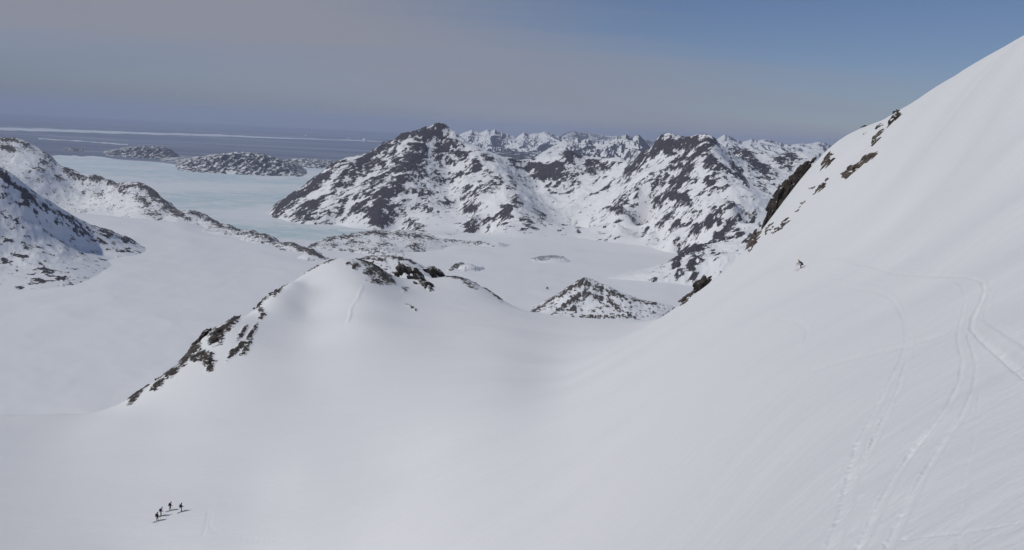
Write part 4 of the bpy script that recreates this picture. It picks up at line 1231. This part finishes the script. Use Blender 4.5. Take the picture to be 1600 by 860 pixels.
    if poles:
        for sd, nm in ((1, 'left'), (-1, 'right')):
            h = Vector(loc) + Rm @ Vector(hands[0 if sd == 1 else 1])
            tip = J.get('tipL' if sd == 1 else 'tipR')
            tip = Vector(loc) + Rm @ Vector(tip)
            if J.get('plant', True):
                tip.z = float(near_z([tip.x], [tip.y])[0]) - 0.01
            d = (tip - h).normalized()
            q = d.to_track_quat('Z', 'Y').to_matrix().to_4x4()
            bm = bmesh.new()
            L = (tip - h).length
            bmesh.ops.create_cone(bm, cap_ends=True, segments=8, radius1=.009, radius2=.006, depth=L, matrix=Matrix.Translation((0, 0, L / 2)))
            bmesh.ops.create_cone(bm, cap_ends=True, segments=8, radius1=.017, radius2=.014, depth=.14, matrix=Matrix.Translation((0, 0, -.01)))
            bmesh.ops.create_cone(bm, cap_ends=True, segments=10, radius1=.02, radius2=.05, depth=.015, matrix=Matrix.Translation((0, 0, L - .06)))
            m2 = bpy.data.meshes.new('ski_pole')
            bm.to_mesh(m2)
            o = link('ski_pole', m2, [M_pole])
            o.matrix_world = Matrix.Translation(h) @ q
            tag(o, f'{nm} ski pole {pole_label}', 'ski pole', 'ski poles')
    return root


def ground(px, py):
    p = hit(px, py)
    e = 0.8
    zx = float(near_z([p[0] + e], [p[1]])[0] - near_z([p[0] - e], [p[1]])[0]) / (2 * e)
    zy = float(near_z([p[0]], [p[1] + e])[0] - near_z([p[0]], [p[1] - e])[0]) / (2 * e)
    p[2] = float(near_z([p[0]], [p[1]])[0])
    return p, (-zx, -zy, 1.0)


def standing(lean=0.06, stride=0.14):
    return dict(pelvis=(0, 0, 1.0), chest=(lean + .02, 0, 1.34), neck=(lean * 1.6 + .02, 0, 1.54), chin=(lean * 2 + .04, 0, 1.60), head=(lean * 2.1 + .04, 0, 1.70),
                shoL=(lean, .21, 1.46), shoR=(lean, -.21, 1.46), elbL=(.02, .30, 1.20), elbR=(.06, -.30, 1.20), wriL=(.26, .29, 1.08), wriR=(.28, -.29, 1.10),
                hipL=(0, .10, .92), hipR=(0, -.10, .92), kneL=(stride * .7 + .04, .11, .54), kneR=(-stride * .2 + .04, -.11, .54), ankL=(stride, .11, .15), ankR=(-stride, -.11, .15),
                tipL=(.18, .38, 0), tipR=(.40, -.38, 0))


NAVY, BLACKC, MAROON, GREEN = plain_mat('navy_cloth', (0.018, 0.020, 0.045)), plain_mat('black_cloth', (0.012, 0.011, 0.016)), plain_mat('maroon_cloth', (0.06, 0.010, 0.022)), plain_mat('dark_green_cloth', (0.012, 0.02, 0.019))
PURPLE = plain_mat('purple_cloth', (0.05, 0.045, 0.09))
SKI_D, SKI_R, HAT_Y = plain_mat('dark_ski', (0.03, 0.028, 0.035), 0.4), plain_mat('red_ski', (0.60, 0.03, 0.06), 0.4), plain_mat('yellow_helmet', (0.45, 0.27, 0.10), 0.5)
GP = 'ski tourers on the lower left snow'
HEAD = math.radians(40)
TOUR = [('person in black with a big dark backpack, front left of the four ski tourers', 246, 815, BLACKC, BLACKC, BLACKC, .02, 'of the front left tourer in black'),
        ('person in dark blue with a grey blue backpack leaning forward, second of the four', 251.2, 807.4, NAVY, BLACKC, PURPLE, .12, 'of the leaning tourer in dark blue'),
        ('person in a maroon jacket with backpack and upright hat, farthest of the four', 266, 798.6, MAROON, BLACKC, MAROON, .08, 'of the tourer in maroon'),
        ('person in dark green with a bulky pack, rightmost of the four ski tourers', 283.3, 800.4, GREEN, BLACKC, GREEN, .02, 'of the rightmost tourer in dark green')]
for k, (lb, x, y, jc, tr, pk, ln, who) in enumerate(TOUR):
    p, nrm = ground(x, y)
    J = standing(ln, 0.13 if k % 2 else -0.13)
    person(lb, p + np.array((0, 0, .03)), HEAD + (0.05, -0.04, 0.0, 0.08)[k], J, (jc, tr), jc if k != 2 else BLACKC, pk, SKI_D, GP, who, who, normal=nrm)

p, nrm = ground(1251.5, 419.5)
J = dict(pelvis=(-.22, 0, .62), chest=(.14, 0, .86), neck=(.34, 0, 1.02), chin=(.42, 0, 1.04), head=(.47, 0, 1.12), face=(.95, 0, -.2), shoL=(.26, .21, .96), shoR=(.26, -.21, .96),
         elbL=(.36, .34, .70), elbR=(.36, -.36, .70), wriL=(.56, .33, .54), wriR=(.56, -.36, .56), hipL=(-.20, .11, .56), hipR=(-.20, -.11, .56), kneL=(.20, .13, .46), kneR=(.16, -.13, .44),
         ankL=(-.02, .13, .15), ankR=(-.06, -.13, .15), tipL=(.80, .50, 0), tipR=(.80, -.5, 0))
person('person in navy jacket with yellow helmet crouched and skiing down on red skis', p + np.array((0, 0, .03)), math.radians(178), J, (NAVY, BLACKC), HAT_Y, None, SKI_R, None, 'of the crouched downhill skier, bright red', 'of the crouched downhill skier', normal=nrm)
